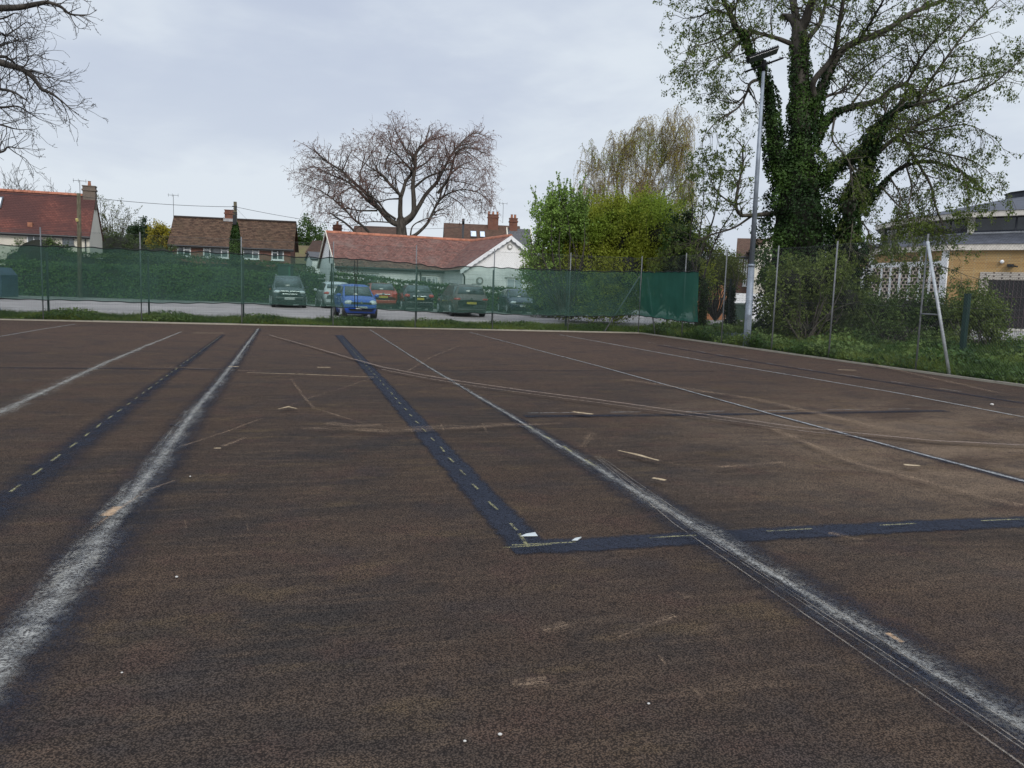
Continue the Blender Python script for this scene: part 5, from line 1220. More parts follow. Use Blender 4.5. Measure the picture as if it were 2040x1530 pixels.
# 3 white cottage with long red roof, left
p1=P(178,470,58.); uu=Vector((1,.325,0)).normalized(); a3=math.atan2(uu.y,uu.x); L=17.; O3=Vector((p1.x,p1.y,0))-uu*L
root,rf=gable_house('white_cottage','white cottage with a long red tiled roof and end chimney at far left','building',O3.x,O3.y,a3,L,5.0,4.72,7.62,M_CREAM,M_REDT,.25,M_RIDGE,gableov=.08)
chimney(rf,L-.35,2.5,6.6,8.3,.85,.62,1,M_BRKG); aerial(root,L-1.0,2.5,7.5,1.25)
window(root,onfac(125,root,a3),onfac(148,root,a3),3.8,4.5,0,.07,(.5,),glass=M_GLASS,frame=simple('grey_frame',(.12,.13,.14),.6)); window(root,onfac(55,root,a3),onfac(82,root,a3),3.7,4.5,0,.07,(.5,))
def velux(root,x0,x1,f0,f1,ze,zr,h,ov=0.):
    k=(zr-ze)/h; y0,y1=h*f0,h*f1; n=Vector((0,-k,1)).normalized(); q=[Vector((x0,y0,ze+k*y0+.05)),Vector((x1,y0,ze+k*y0+.05)),Vector((x1,y1,ze+k*y1+.05)),Vector((x0,y1,ze+k*y1+.05))]
    mb=MB(); mb.poly([tuple(p+n*-.02) for p in q]+[tuple(p+n*.09) for p in q],[(4,5,6,7),(0,1,5,4),(1,2,6,5),(2,3,7,6),(3,0,4,7)]); w_=mb.build('roof_window',simple('dark_velux_frame',(.05,.05,.055),.5,.1),root)
    c=sum(q,Vector())/4; mb=MB(); mb.poly([tuple(c+(p-c)*.8+n*.097) for p in q],[(0,1,2,3)]); mb.build('pane',simple('painted_sky_glass',(.55,.62,.70),.1,.05,1,.9),w_)  # pale sky reflection is painted into the pane's base colour
xv=onfac(2,root,a3,1.9); velux(root,xv-.6,xv+.3,.50,.80,4.72,7.62,2.5)
mb=MB(); mb.tube([(L-.25,-.12,4.5),(L-.25,-.12,.1)],.045,8); mb.build('downpipe',M_GUT,root,True); 
mb=MB(); mb.box((onfac(57,root,a3,.2),.15,4.98),(onfac(57,root,a3,.2)+.3,.45,5.3)); mb.build('roof_vent',M_POT,root)
# 4 brown-roofed house behind, right of the bare tree
p=P(893,470,88.); root,rf=gable_house('brown_roofed_house','brown-roofed house with a tall brick chimney stack and two roof windows behind the white gable','building',p.x,86.,.12,8.1,6.6,6.2,8.9,M_BRKG,M_DKT,.3,None,gableov=.25)
chimney(rf,onfac(980,root,.12,3.2),3.0,7.4,10.0,1.15,.8,3); aerial(root,onfac(1006-15,root,.12,3.)+.5,3.0,9.2,2.2)
for a,b in ((937,950),(956,967)): velux(root,onfac(a,root,.12,.8),onfac(b,root,.12,.8),.40,.68,6.2,8.9,3.3)
mb=MB(); x_=onfac(921,root,.12,0); mb.tube([(x_,-.5,4.5),(x_,-.5,8.6)],.11,8); mb.tube([(x_,-.5,8.6),(x_,-.5,9.15)],.14,8); mb.build('stove_pipe',M_GUT,root,True)
p=P(1016,460,74.); root,rf=gable_house('slate_roofed_house','slate-roofed house with twin orange chimney pots, half hidden by the green shrub','building',p.x,74.,.1,2.1,4.6,5.6,7.5,M_WHITE,M_SLATE,.2,None,gableov=.1)
chimney(rf,.5,2.3,6.6,8.45,.75,.6,2)
mb=MB()
for x_ in (-.16,2.12): mb.prism([(-.25,5.3),(-.25,5.52),(2.3,7.66),(2.3,7.44)],x_,x_+.10,ax='x')
mb.build('verge_boards',M_CREAM,root)
# dark low roof behind the tree trunk and the lone chimney
p=P(700,470,82.); root,rf=gable_house('dark_roofed_house','low dark-roofed house just showing over the white bungalow ridge behind the bare tree','building',p.x,82.,.05,5.2,6.,6.3,7.95,M_BRKC,M_DKT,.25,None)
p=P(665,470,76.); root=thing('brick_chimney_house','small house showing only a brick chimney above the left end of the bungalow ridge','building',(p.x-2.2,75.,0)); 
mb=MB(); mb.prism([(0,-.2),(5,-.2),(5,4.6),(2.5,5.8),(0,4.6)],0,4.6,ax='x'); mb.build('wall',M_REDB,root); roofslab('roof',[((-.2,-.3,4.5),(4.8,-.3,4.5),(4.8,2.5,5.85),(-.2,2.5,5.85)),((4.8,5.3,4.5),(-.2,5.3,4.5),(-.2,2.5,5.85),(4.8,2.5,5.85))],M_DKT,root)
chimney(bpy.data.objects[root.children[-1].name] if root.children else root,2.2,2.5,5.2,7.35,.75,.6,1)
p=P(580,500,84.); root,rf=gable_house('mossy_roofed_house','low house with a mossy tan roof between the brick house and the white outbuilding','building',p.x,84.,.02,4.6,6.,3.8,5.75,M_BRKG,M_MOSS,.2,None,gut=False)
# 5 street on the right: brick house, cream house, orange wall, white boards
Y=62.; p=P(1464,600,Y); root,rf=gable_house('brown_brick_house','brown brick house with white sash windows seen left of the lamp column','building',p.x,Y,-.28,2.2,5.,5.0,6.4,brickmat('brown_brick',(.16,.07,.05),(.12,.055,.045),(.16,.12,.10)),M_DKT,.35,None)
for a,b,z0,z1 in ((1474,1481,3.6,4.7),(1484,1491,2.6,4.8),(1476,1488,.6,2.0)): window(root,onfac(a,root,-.28),onfac(b,root,-.28),z0,z1,0,.09,(),[(0,1,.5)])
Y=60.; p=P(1491,600,Y); root=thing('cream_house','cream rendered house wall with a grey lean-to roofline directly behind the lamp column','building',(p.x,Y,0),-.28)
mb=MB(); mb.prism([(0,-.2),(3.,-.2),(3.,7.3),(0,5.3)],0,5); mb.build('wall',M_CREAM,root); roofslab('roof',[((-.4,-.2,5.15),(-.4,5.2,5.15),(3.2,5.2,7.55),(3.2,-.2,7.55))],M_DKT,root)
window(root,.9,1.6,3.0,4.3,0,.08,(.5,)); MB().box((1.15,-.05,3.4),(1.75,-.002,4.0)).build('wall_sign',simple('blue_grey_sign',(.16,.21,.26),.5),root)
Y=47.; p=P(1388,620,Y); q=P(1446,620,Y+2); dd=Vector((q.x-p.x,q.y-p.y,0)); root=tag(MB().box((0,0,0),(dd.length,.25,2.15)).box((-.03,-.04,2.152),(dd.length+.03,.29,2.25)).build('garden_wall',brickmat('orange_brick',(.42,.17,.06),(.34,.13,.06),(.28,.2,.13))),'orange brick garden wall seen through the fence left of the lamp column','wall'); root.location=(p.x,p.y,.1); root.rotation_euler=(0,0,math.atan2(dd.y,dd.x))
Y=54.; p=P(1462,600,Y); mb=MB()
for i in range(15): mb.box((i*.2,0,0),(i*.2+.19,.03,1.75))
mb.box((0,.032,.3),(3,.08,.4)); mb.box((0,.032,1.3),(3,.08,1.4)); ob=mb.build('white_board_fence',M_FRAME); ob.location=(p.x,p.y,.2); tag(ob,'white boarded fence behind the green wheelie bin','fence')
# wheelie bin
def wheelie(x,Y,lab):
    p=P(x,610,Y); root=thing('wheelie_bin',lab,'bin',(p.x,p.y,gz(0,Y)+.02),.15); M_=simple('dark_green_plastic',(.02,.045,.03),.5,.15,4,.5)
    mb=MB(); vs=[(-.27,-.3,.1),(.27,-.3,.1),(.27,.3,.1),(-.27,.3,.1),(-.32,-.36,1.0),(.32,-.36,1.0),(.32,.36,1.0),(-.32,.36,1.0)]; mb.poly(vs,[(0,3,2,1),(4,5,6,7),(0,1,5,4),(1,2,6,5),(2,3,7,6),(3,0,4,7)]); mb.build('body',M_,root,bevel=.02)
    mb=MB(); mb.prism([(-.40,1.01),(.38,1.01),(.36,1.05),(.1,1.10),(-.38,1.07)],-.34,.34,ax='x'); mb.build('lid',M_,root,bevel=.01)
    for s in (-1,1): mb=MB(); mb.tube([(s*.25,.33,.11),(s*.31,.33,.11)],.11,14); mb.build('wheel',M_GUT,root)
wheelie(1470,46,'left green wheelie bin standing by the white boards'); wheelie(1481,46.6,'right green wheelie bin, nearer the lamp column')
# 6 octagonal hall on the right
Cx,Cy=38.,57.
Ur=[(33,48.2),(29.5,51.9),(28.2,57),(28.5,62),(31,66.5),(36,69),(42,68.5),(47,64),(48.5,57),(46,50.5),(40,46.8)]
Lr=[]
for x,y in Ur:
    d=Vector((x-Cx,y-Cy,0)); Lr.append((x+d.x/d.length*2.5,y+d.y/d.length*2.5))
Lr[1]=(27.4,50.3); Lr[2]=(25.5,57.2); Lr[0]=(32.6,46.3); Lr[3]=(25.7,63.5); Lr[10]=(40.2,43.6)
root=thing('octagonal_hall','many-sided yellow brick hall with a grey stepped roof and dark clerestory windows','building',(0,0,0))
M_YB=brickmat('yellow_brick',(.43,.29,.125),(.31,.19,.08),(.36,.27,.15),.225,.075,.9,(.30,.17,.06))
M_SLB=simple('slate_sheet',(.055,.06,.075),.7,.25,2,.3,0,.3,12)
M_FAS=simple('cream_fascia',(.60,.56,.50),.6,.12,3)
M_COLM=render_mat('pale_concrete',(.55,.53,.48),.4)
def ring(name,a,za,b,zb,mat,par=root):
    mb=MB(); n=len(a); vs=[(x,y,za) for x,y in a]+[(x,y,zb) for x,y in b]; mb.poly(vs,[(i,(i+1)%n,(i+1)%n+n,i+n) for i in range(n)]); return mb.build(name,mat,par)
def scaled(rg,s,c=(Cx,Cy)): return [(c[0]+(x-c[0])*s,c[1]+(y-c[1])*s) for x,y in rg]
def off_(rg,d): 
    o_=[]
    for x,y in rg: q=Vector((x-Cx,y-Cy)); o_.append((x+q.x/q.length*d,y+q.y/q.length*d))
    return o_
ring('wall',Lr,-.2,Lr,5.05,M_YB)
ring('fascia',off_(Lr,.32),5.05,off_(Lr,.34),5.42,M_FAS); ring('soffit',Lr,5.052,off_(Lr,.32),5.052,M_FAS)
ring('lower_roof',off_(Lr,.40),5.425,off_(Ur,.02),6.28,M_SLB)
mb=MB(); ring('sill_band',off_(Ur,.08),6.2,off_(Ur,.06),6.36,simple('lead_sill',(.25,.26,.28),.6,.15))
ring('clerestory_glazing',off_(Ur,-.02),6.3,off_(Ur,-.02),7.3,M_GLASSD)
for i,(x,y) in enumerate(Ur): mb=MB(); mb.tube([(x,y,6.3),(x,y,7.3)],.22,4,sq=True); mb.build('clerestory_column',M_COLM,root)
mb=MB()
for i in range(len(Ur)):
    a=Vector((*Ur[i],0)); b=Vector((*Ur[(i+1)%len(Ur)],0)); L=(b-a).length; k=max(2,int(L/1.7))
    for j in range(1,k): q=a.lerp(b,j/k); mb.tube([q+Vector((0,0,6.36)),q+Vector((0,0,7.3))],.05,4,sq=True)
    mb.tube([a+Vector((0,0,6.42)),b+Vector((0,0,6.42))],.05,4,sq=True)
mb.build('glazing_bars',simple('dark_glazing_bars',(.03,.035,.05),.5,.1),root)
ring('upper_fascia',off_(Ur,.62),7.28,off_(Ur,.64),7.62,M_FAS); ring('upper_soffit',Ur,7.285,off_(Ur,.62),7.285,M_FAS)
inner=[(Cx+2.9*math.cos(a),Cy+2.9*math.sin(a)) for a in [math.atan2(y-Cy,x-Cx) for x,y in Ur]]
ring('upper_roof',off_(Ur,.70),7.625,inner,9.35,M_SLB); ring('roof_lantern',inner,9.3,inner,9.75,M_SLB)
mb=MB(); mb.poly([(x,y,9.752) for x,y in scaled(inner,1.05)]+[(Cx,Cy,10.3)],[(i,(i+1)%len(inner),len(inner)) for i in range(len(inner))]); mb.build('lantern_cap',M_SLB,root)
# west facet (Lr[2]->Lr[1]): white framed screens ; south facet (Lr[1]->Lr[0]): brick + porch opening
def facet(i,j):
    a=Vector((*Lr[i],0)); b=Vector((*Lr[j],0)); d=(b-a).normalized(); n=Vector((d.y,-d.x,0)); c=Vector((Cx,Cy,0))
    if (a-c).dot(n)<0: n=-n
    M=Matrix.Translation(a)@Matrix((d,-n,Vector((0,0,1)))).transposed().to_4x4(); return M,(b-a).length
M,Lw=facet(2,1)
mb=MB()
for x,w_ in ((.02,.42),(Lw-.5,.50)): mb.box((x,-.10,0),(x+w_,.02,5.03),M)
mb.box((.44,-.08,4.10),(Lw-.5,.02,4.42),M); mb.box((.44,-.08,1.0),(Lw-.5,.02,1.25),M)
nb=7
for k in range(1,nb): x=.44+(Lw-.94)*k/nb; mb.box((x-.09,-.075,1.25),(x+.09,.02,4.10),M)
for k in (2,5): x=.44+(Lw-.94)*k/nb; mb.box((x-.09,-.075,4.42),(x+.09,.02,5.03),M)
mb.build('white_frame',M_FRAME,root)
MB().box((.44,-.012,1.25),(Lw-.5,-.004,4.10),M).build('screen_backing',simple('dark_behind_screen',(.02,.018,.018),.8),root)
mb=MB(); z=1.3; r_i=0
while z<4.05:
    mb.box((.44,-.055,z),(Lw-.5,-.015,z+.055),M); x=.44+(.22 if r_i%2 else 0)
    while x<Lw-.6: mb.box((x,-.054,z+.056),(x+.11,-.016,z+.225),M); x+=.42
    z+=.226; r_i+=1
mb.build('pierced_block_screen',simple('pinkish_blocks',(.50,.42,.36),.85,.2,4),root)
M,Lw=facet(1,0)
# dark barred porch with patterned surround
x0=2.3; x1=5.15
M_PAT=brickmat('patterned_blockwork',(.46,.42,.37),(.40,.37,.33),(.12,.10,.09),.16,.11)
mb=MB(); mb.box((x0-.5,-.06,3.25),(x1+.75,.02,3.72),M); mb.box((x1,-.06,.3),(x1+.75,.02,3.25),M); mb.box((x0-.5,-.06,.3),(x0,.02,3.25),M); mb.build('blockwork_surround',M_PAT,root)
pr_=MB().box((x0,-.01,.3),(x1,.03,3.25),M).build('porch_door',simple('dark_door',(.022,.020,.022),.5,.2),root)
mb=MB()
for k in range(14): x=x0+(x1-x0)*k/13; mb.box((x-.02,-.05,.35),(x+.02,-.02,3.24),M)
for z in (1.0,2.2): mb.box((x0,-.055,z),(x1,-.021,z+.05),M)
mb.build('door_bars',simple('brown_bars',(.06,.045,.05),.6),pr_)
MB().box((x0-.6,-.5,.0),(x1+.9,.02,.32),M).build('door_step',M_COLM,root)
mb=MB(); mb.ell(tuple(M@Vector((2.9,-.12,4.35))),(.12,.12,.12),10,6); mb.build('wall_lamp',M_FRAME,root,True)
mb=MB(); mb.box((3.2,-.35,4.05),(3.55,-.02,4.2),M); mb.tube([M@Vector((3.3,-.02,4.12)),M@Vector((3.75,-.4,4.05))],.05,6); mb.build('security_light',M_GUT,root)
M,Lw=facet(3,2); MB().box((.1,-.05,1.2),(Lw-.2,.02,4.2),M).build('side_window_band',M_FRAME,root)
# telegraph poles and wires
M_WOOD=barkmat('weathered_pole_wood',(.06,.055,.035),(.12,.105,.07),9)
p=P(157,500,50.5); z1=P(157,385,50.5).z; tp1=Vector((P(156.5,393,50.5)))
root=thing('telegraph_pole','bare wooden telegraph pole in front of the red-roofed cottage','pole',(p.x,p.y,0)); mb=MB(); mb.tube([(0,0,0),(P(156.6,385,50.5).x-p.x,0,z1)],[.15,.11],10); mb.build('shaft',M_WOOD,root,True); mb=MB(); mb.tube([(0.02,-.1,z1-1.75),(0.02,-.16,z1-1.6)],.09,8); mb.build('pole_fitting',simple('yellow_plate',(.4,.33,.12),.6),root)
Yp=60.; p=P(471,560,Yp); tpp=P(468.5,402,Yp); zt=tpp.z
root=thing('ivy_clad_telegraph_pole','telegraph pole wrapped in ivy to half its height in front of the brick house','pole',(p.x,p.y,0)); o_=tpp.x-p.x
mb=MB(); mb.tube([(0,0,0),(o_,0,zt)],[.17,.12],10); mb.build('shaft',M_WOOD,root,True)
mb=MB(); 
for dz in (.35,.8): mb.tube([(o_-.18,-.12,zt-dz),(o_+.18,-.12,zt-dz)],.03,6); mb.tube([(o_+.1,-.16,zt-dz-.25),(o_+.1,-.16,zt-dz)],.06,8)
mb.tube([(o_+.02,-.2,zt-1.7),(o_+.02,-.2,zt-1.0)],.14,10); mb.build('pole_fittings',M_GUT,root)
n=9000; h=rng.random(n)**.9*(zt-1.5); th=rng.random(n)*6.28; rr=np.interp(h,[0,3,zt-2.6,zt-1.5],[.6,.5,.34,.13])*(.7+.4*rng.random(n)+.15*np.sin(th*3+h*2))
C=np.stack([rr*np.cos(th)+o_*h/zt,rr*np.sin(th),h],1); V,Fq=leaf_cards(C,.12,aspect=1.2,normal=np.stack([np.cos(th),np.sin(th),.3+0*th],1)); fast('ivy',V,[Fq],M_IVY,root)
def cable(lab,a,b,sag,r=.016):
    mb=MB(); pts=[Vector(a).lerp(Vector(b),i/16)-Vector((0,0,sag*4*(i/16)*(1-i/16))) for i in range(17)]; o_=mb.tube(pts,r,4).build('overhead_cable',M_GUT,None,True); tag(o_,lab,'cable')
tpa=P(468.5,412,Yp); tpl=P(156.5,391,50.5)
cable('overhead cable running from the bare pole to the ivy-clad pole',tpl,tpa,.15)
cable('overhead cable from the ivy-clad pole down to the brown-roofed house',tpa,P(921,452,84.),.75)
cable('thin service wire dropping left from the ivy-clad pole to the brick roof',tpa,P(440,437,70.),.05,.009); cable('thin service wire dropping right from the ivy-clad pole to the brick roof',tpa,P(496,440,70.),.05,.009)
cable('overhead cable leading off left from the bare pole',tpl,P(-60,378,45.),.1)
# recycling container and green cabinet
Y=44.; p=P(-12,590,Y); root=thing('recycling_container','dark blue recycling container seen through the screen at the left edge','container',(p.x,p.y,gz(0,Y)),.05); Mb=simple('dark_blue_paint_steel',(.012,.035,.075),.5,.2,2,.5)
mb=MB(); mb.prism([(-.9,.12),(.9,.12),(.9,1.35),(.55,1.75),(-.55,1.75),(-.9,1.35)],-.8,.8); mb.build('body',Mb,root,bevel=.03)
mb=MB(); [mb.box((-.88+i*.35,-.83,.2),(-.83+i*.35,-.801,1.3)) for i in range(6)]; mb.build('ribs',Mb,root); MB().box((-.7,-.815,1.0),(.75,-.803,1.25)).build('pale_stripe',simple('pale_sticker',(.25,.30,.32),.5),root)
for s in (-.35,.35): mb=MB(); mb.tube([(s,-.83,1.45),(s,-.70,1.5)],.15,12); mb.build('opening',M_GUT,root)
Y=48.5; p=P(569,560,Y); root=thing('green_cabinet','tall dark green cabinet standing behind the dark people carrier','cabinet',(p.x,p.y,.2)); Mg=simple('dark_green_steel',(.012,.04,.03),.5,.15,2,.5)
MB().box((-.40,-.3,0),(.40,.3,2.45)).build('body',Mg,root,bevel=.03); MB().box((-.45,-.35,2.452),(.45,.35,2.52)).build('top',Mg,root); MB().box((.27,-.33,.1),(.36,-.302,2.4)).build('door_trim',simple('bright_green_trim',(.03,.12,.075),.5),root); MB().box((.05,-.33,1.1),(.09,-.302,1.3)).build('handle',M_GUT,root)
# ------------------------------------------------------------------ cars
def paint(name,c): 
    t=NT(name); o=t.obj(); n=t.noise(o,2.,3); return t.fin(t.bsdf(t.mix(n,c,tuple(x*.85 for x in c)),t.mr(n,.3,.7,.22,.34),spec=.5,coat=.7))
M_TYRE=simple('tyre_rubber',(.012,.012,.013),.85,.1,9); M_RIM=simple('alloy_rim',(.42,.43,.45),.35,.1,5,.5,.7)
M_CGL=glassmat('car_glass',(.030,.038,.042),.05,.8,2.); M_TRIM=simple('black_plastic_trim',(.012,.013,.014),.55,.1,5)
M_HEAD=simple('headlamp_glass',(.62,.65,.66),.15,.25,9,.8); M_TAIL=simple('red_tail_lamp',(.42,.03,.02),.2,.2,9,.7); M_CHR=simple('chrome',(.55,.57,.58),.2,.05,4,.5,.9)
M_PW=simple('white_plate',(.66,.67,.66),.5,.05); M_PY=simple('yellow_plate_face',(.62,.48,.04),.5,.05); M_TXT=simple('plate_lettering',(.01,.01,.012),.6,.05)
def text_mesh(s,size,mat,parent,M,name='lettering'):
    cu=bpy.data.curves.new('txt','FONT'); cu.body=s; cu.size=size; cu.align_x='CENTER'; cu.align_y='CENTER'; cu.extrude=.002; o=bpy.data.objects.new('txt',cu); COL.objects.link(o)
    me=bpy.data.meshes.new_from_object(o.evaluated_get(bpy.context.evaluated_depsgraph_get())); bpy.data.objects.remove(o); bpy.data.curves.remove(cu)
    me.materials.clear(); me.materials.append(mat); me.transform(M); t_=bpy.data.objects.new(name,me); link(t_,parent); return t_
PROF={ # t, z_bottom, z_belt, z_top, w_belt(half,frac), w_top(frac)
'suv':[(0,.42,.80,.86,.80,.72),(.012,.32,1.02,1.08,.93,.82),(.03,.26,1.06,1.16,.97,.84),(.075,.22,1.06,1.60,.99,.70),(.12,.22,1.05,1.655,1,.72),(.30,.22,1.03,1.69,1,.745),(.52,.22,1.01,1.675,1,.74),(.585,.22,1.00,1.62,1,.73),(.735,.22,1.00,1.06,.99,.83),(.86,.22,.98,1.02,.97,.80),(.95,.24,.92,.95,.93,.72),(.985,.28,.78,.82,.88,.66),(1,.36,.60,.64,.78,.55)],
'hatch':[(0,.42,.66,.70,.80,.70),(.015,.32,.86,.90,.92,.80),(.04,.26,.96,1.0,.96,.84),(.09,.22,.98,1.22,.98,.76),(.17,.20,.97,1.41,1,.70),(.30,.20,.95,1.46,1,.71),(.50,.20,.93,1.455,1,.71),(.58,.20,.92,1.40,1,.70),(.74,.20,.91,.96,.99,.83),(.86,.20,.84,.88,.96,.78),(.95,.22,.75,.78,.91,.68),(.985,.26,.62,.66,.86,.60),(1,.34,.50,.53,.76,.50)],
'mini':[(0,.42,.72,.76,.80,.72),(.015,.30,.92,.97,.92,.82),(.04,.24,.97,1.10,.96,.82),(.09,.22,.97,1.36,.98,.76),(.15,.20,.96,1.46,1,.74),(.32,.20,.95,1.50,1,.75),(.56,.20,.93,1.485,1,.74),(.63,.20,.93,1.44,1,.73),(.80,.20,.93,.97,.99,.84),(.90,.20,.84,.89,.96,.76),(.96,.22,.74,.78,.92,.66),(.988,.26,.62,.66,.86,.58),(1,.34,.50,.53,.76,.50)],
}
PROF['estate']=[list(x) for x in PROF['hatch']]
for i,(t_,zt) in enumerate(((0,.70),(.012,.93),(.03,1.02),(.075,1.36),(.11,1.45),(.30,1.48))): PROF['estate'][i][0]=t_; PROF['estate'][i][3]=zt
PROF['estate']=[tuple(x) for x in PROF['estate']]
def car(name,kind,px,Y,fwd_deg,L,Wd,H,label,body,plate,rear_view,end='rear',chromebar=False,rails=False,lampy=None,plate_mat=None,sc=1.,z=None,badge=True):
    p=P(px,600,Y); root=thing(name,label,'car',(p.x,p.y,gz(p.x,p.y)+.015 if z is None else z),R(fwd_deg),'cars parked in the car park behind the screen')
    pr=PROF[kind]; hs=H/max(q[3] for q in pr); hw=Wd/2; K=[]
    mb=MB()
    def X(t): return (t-.5)*L
    for t,zb,zl,zt,wb,wt in pr:
        zb*=hs; zl*=hs; zt*=hs
        K.append([(X(t),-hw*wb*.90,zb),(X(t),-hw*wb*1.0,zb+(zl-zb)*.45),(X(t),-hw*wb*.97,zl),(X(t),-hw*wt,zt-.045),(X(t),-hw*wt*.80,zt-.008),(X(t),0,zt+.012),(X(t),hw*wt*.80,zt-.008),(X(t),hw*wt,zt-.045),(X(t),hw*wb*.97,zl),(X(t),hw*wb*1.0,zb+(zl-zb)*.45),(X(t),hw*wb*.90,zb)])
    # densify along the length for smoother curves
    n=11; vs=[q for k in K for q in k]; fs=[]
    for i in range(len(K)-1):
        for j in range(n): a=i*n+j; b=i*n+(j+1)%n; fs.append((a,b,b+n,a+n))
    fs.append(tuple(range(n))); fs.append(tuple(range((len(K)-1)*n,len(K)*n))[::-1])
    mb.poly(vs,fs); bo=mb.build('body',body,root,True)
    # arches + wheels
    rw=.31*hs if kind!='suv' else .345*hs
    for t in (.19,.82):
        for s in (-1,1):
            x=X(t); mb=MB(); mb.tube([(x,s*(hw-.20),rw),(x,s*(hw+.004),rw)],rw*1.14,22); ar=mb.build('wheel_arch',M_TRIM,root)
            mb=MB(); mb.tube([(x,s*(hw-.18),rw),(x,s*(hw-.01),rw),(x,s*(hw+.012),rw)],[rw,rw,rw*.93],22); wh=mb.build('wheel',M_TYRE,root)
            mb=MB(); 
            for k in range(5):
                a=k*2*math.pi/5; mb.tube([(x,s*(hw+.022),rw),(x+math.cos(a)*rw*.62,s*(hw+.018),rw+math.sin(a)*rw*.62)],[.05,.04],5)
            mb.tube([(x,s*(hw+.013),rw),(x,s*(hw+.018),rw)],rw*.66,20); mb.build('rim',M_RIM,wh)
    def patch(nm,c,mat,off=.012,shr=.0,par=root,bul=.0):
        c=[Vector(q) for q in c]; m_=sum(c,Vector())/len(c); n_=(c[1]-c[0]).cross(c[2]-c[0]).normalized()
        if n_.dot(m_-Vector((0,0,.7)))<0: n_=-n_
        c=[m_+(q-m_)*(1-shr)+n_*off for q in c]; k=len(c); back=[q-n_*(off+.03) for q in c]
        mb=MB(); ctr=sum(c,Vector())/k+n_*bul; vv=c+back+[ctr]
        mb.poly(vv,[(i,(i+1)%k,2*k) for i in range(k)]+[(i,i+k,(i+1)%k+k,(i+1)%k) for i in range(k)]); return mb.build(nm,mat,par,bul>0)
    cow=max(i for i,q in enumerate(pr) if q[3]-q[2]<.08 and q[0]<.85 and q[0]>.6) ; rf=cow-1
    rr0=2 if kind in('suv','estate','mini') else 2; rr1=rr0+ (1 if kind!='hatch' else 2)
    def lerp(a,b,f): return Vector(a).lerp(Vector(b),f)
    # windscreen / rear window
    patch('windscreen',[lerp(K[cow][3],K[rf][3],.04),lerp(K[cow][7],K[rf][7],.04),lerp(K[cow][7],K[rf][7],.92),lerp(K[cow][3],K[rf][3],.92)],M_CGL,.055,.05,bul=.03)
    patch('rear_window',[lerp(K[rr0][3],K[rr1][3],.12),lerp(K[rr0][7],K[rr1][7],.12),lerp(K[rr1][7],K[rr1][7],.92),lerp(K[rr1][3],K[rr1][3],.92)],M_CGL,.05 if kind!='hatch' else .10,.06,bul=.02)
    # side windows (three a side)
    st=[q[0] for q in pr]; 
    def side_pt(t,lev,s):
        for i in range(len(pr)-1):
            if st[i]<=t<=st[i+1]:
                f=(t-st[i])/(st[i+1]-st[i]); a=K[i];b=K[i+1]; jb,jt=(2,3) if s<0 else (8,7); lo=Vector(a[jb]).lerp(Vector(b[jb]),f); hi=Vector(a[jt]).lerp(Vector(b[jt]),f); return lo.lerp(hi,lev)
    tb=[pr[rr1][0]+.015,pr[rr1+1][0]+.10,(pr[rr1+1][0]+.10+pr[rf][0])/2+.02,pr[rf][0]-.005]
    for s in (-1,1):
        for a,b in ((tb[0],tb[1]),(tb[1],tb[2]),(tb[2],tb[3])):
            a+=.008; b-=.008; patch('side_window',[side_pt(a,.08,s),side_pt(b,.08,s),side_pt(b,.90,s),side_pt(a,.90,s)],M_CGL,.012,.0)
        a=tb[3]; patch('side_window',[side_pt(a+.01,.08,s),side_pt(min(a+.10,pr[cow][0]-.03),.08,s),side_pt(a+.01,.85,s)],M_CGL,.012,.0)
        q=side_pt(pr[cow][0]-.05,.1,s); mb=MB(); mb.ell(tuple(q+Vector((0,s*.13,.05))),(.07,.12,.08),10,7); mb.build('door_mirror',body if kind!='suv' else M_TRIM,root,True)
        # door seams and handles
        mb=MB()
        for t in (tb[1]-.01,tb[2],tb[3]+.085): x=X(t); mb.box((x-.008,s*hw*.995-.004,.32*hs),(x+.008,s*hw*.995+.006,.90*hs))
        mb.build('door_seams',M_TRIM,root)
    # front end
    z_=hs; fx=X(1)
    def fb(nm,y0,y1,z0,z1,mat,x=0.,th=.05,par=root,end_=1): 
        xx=end_*(L/2); mb=MB(); mb.box((min(xx-end_*.12,xx+end_*x),y0,z0),(max(xx-end_*.12,xx+end_*x),y1,z1)); return mb.build(nm,mat,par,bevel=.015)
    zb=.56*z_
    if kind=='suv': hz=.78*z_
    elif kind=='mini': hz=.66*z_
    else: hz=.63*z_
    fb('grille',-.30*Wd,.30*Wd,hz-.06,hz+.05,M_TRIM,-.015); 
    if chromebar: 
        fb('grille_surround',-.27*Wd,.27*Wd,hz+.055,hz+.085,M_CHR,-.005); fb('grille_surround',-.22*Wd,.22*Wd,hz-.09,hz-.065,M_CHR,-.0)
    fb('lower_grille',-.33*Wd,.33*Wd,.30*z_,.40*z_,M_TRIM,.0)
    fb('front_bumper',-.40*Wd,.40*Wd,.42*z_,.54*z_,body,.015)
    for s in (-1,1):
        mb=MB(); mb.ell((fx-.16,s*hw*.70,hz+.02),(.17,.20 if kind!='mini' else .19,.095 if kind!='mini' else .12),14,9); mb.build('headlight',M_HEAD,root,True)
        mb=MB(); mb.ell((fx-.05,s*hw*.66,.42*z_),(.05,.10,.04),10,6); mb.build('fog_light',M_HEAD,root,True)
    if badge: mb=MB(); mb.tube([(fx-.03,0,hz+.03),(fx+.02,0,hz+.03)],.055,14); mb.build('badge',M_CHR,root)
    # rear end
    rx=-L/2
    fb('rear_bumper',-.42*Wd,.42*Wd,.34*z_,.50*z_,body if kind!='suv' else M_TRIM,.02,end_=-1)
    lz=.84*z_ if kind!='suv' else .90*z_
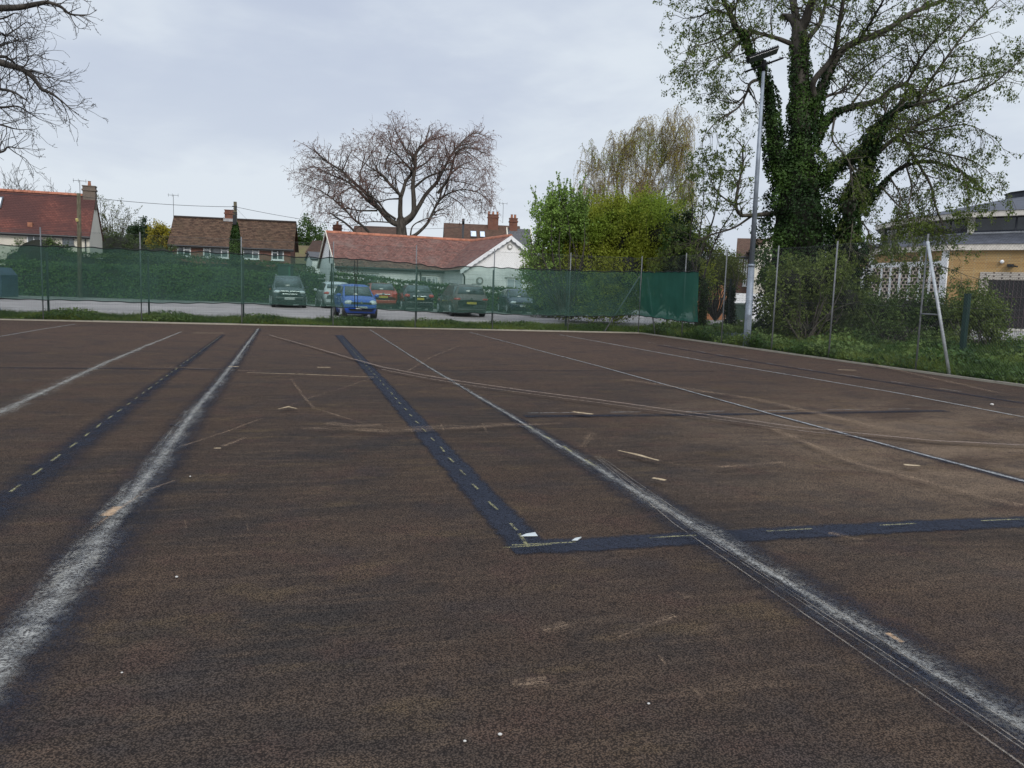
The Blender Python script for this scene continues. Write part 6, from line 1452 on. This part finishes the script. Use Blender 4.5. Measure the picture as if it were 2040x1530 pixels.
    for s in (-1,1):
        mb=MB(); mb.ell((rx+.14,s*hw*.76,lz),(.15,.24 if kind=='suv' else .18,.085 if kind=='suv' else .11),14,8); mb.build('tail_light',M_TAIL,root,True)
    if kind!='suv': fb('tailgate_trim',-.22*Wd,.22*Wd,.80*z_,.84*z_,M_CHR,.012,end_=-1)
    else: fb('bumper_strip',-.40*Wd,.40*Wd,.36*z_,.385*z_,M_CHR,.03,end_=-1)
    mb=MB(); mb.tube([(rx-.02,0,lz+.02),(rx+.05,0,lz+.02)],.06,14); mb.build('badge',M_CHR,root)
    # plates
    zf=.47*z_; zr=.68*z_ if kind!='suv' else .70*z_
    for e_,zz,mt in ((1,zf,M_PW),(-1,zr,M_PY)):
        xx=e_*(L/2+.03); pl=MB().box((min(xx,xx+e_*.012),-.26,zz-.056),(max(xx,xx+e_*.012),.26,zz+.056)).build('number_plate',mt,root)
        Mt=Matrix.Translation((xx+e_*.014,0,zz))@Matrix.Rotation(R(90)*e_,4,'Z')@Matrix.Rotation(R(90),4,'X'); text_mesh(plate,.105,M_TXT,pl,Mt)
    if rails:
        for s in (-1,1): mb=MB(); mb.tube([(X(.12),s*hw*.66,H-.03),(X(.16),s*hw*.68,H+.04),(X(.5),s*hw*.70,H+.05),(X(.56),s*hw*.69,H-.01)],.02,6); mb.build('roof_rail',M_CHR,root,True)
    mb=MB(); mb.box((-L*.45,-hw*.86,.17),(L*.45,hw*.86,.30)); mb.build('underbody',M_TRIM,root)
    if sc!=1: root.scale=(sc,)*3
    return root
car('parked_people_carrier','suv',573,46.5,-71,4.2,1.80,1.72,'dark grey high-roofed car facing the court through the screen, leftmost of the parked cars',paint('dark_teal_paint',(.030,.042,.045)),'YK60 ODA',False,chromebar=True,rails=True,sc=1.05)
car('parked_hatchback','mini',664,47.5,112,3.9,1.70,1.55,'pale silver hatchback half hidden behind the small blue car',paint('pale_silver_paint',(.50,.53,.55)),'LN07 PTX',True)
car('parked_city_car','mini',706,38.6,-68,3.5,1.58,1.56,'small bright blue car facing the court just behind the grass verge',paint('bright_blue_paint',(.006,.075,.46)),'WX54 OMO',False,sc=1.03)
car('parked_hatchback','hatch',753,50,108,4.25,1.78,1.5,'orange-red hatchback seen from behind to the right of the blue car',paint('orange_red_paint',(.38,.035,.015)),'RX12 ULR',True,sc=1.05)
car('parked_estate_car','hatch',824,48.5,106,4.4,1.78,1.47,'very dark car seen from behind between the red car and the brown-grey one',paint('black_paint',(.010,.016,.018)),'WL13 KNV',True,sc=1.03)
car('parked_suv','suv',918,43.6,108.5,4.5,1.86,1.66,'large brown-grey four-by-four with roof rails, rear corner nearest the verge',paint('brown_grey_paint',(.085,.065,.055)),'YT16 UMP',True,rails=True)
car('parked_hatchback','hatch',1030,49.,-78,4.1,1.74,1.46,'dark navy hatchback facing the court at the right end of the row',paint('navy_paint',(.012,.020,.055)),'EX68 NRU',False,sc=1.02)
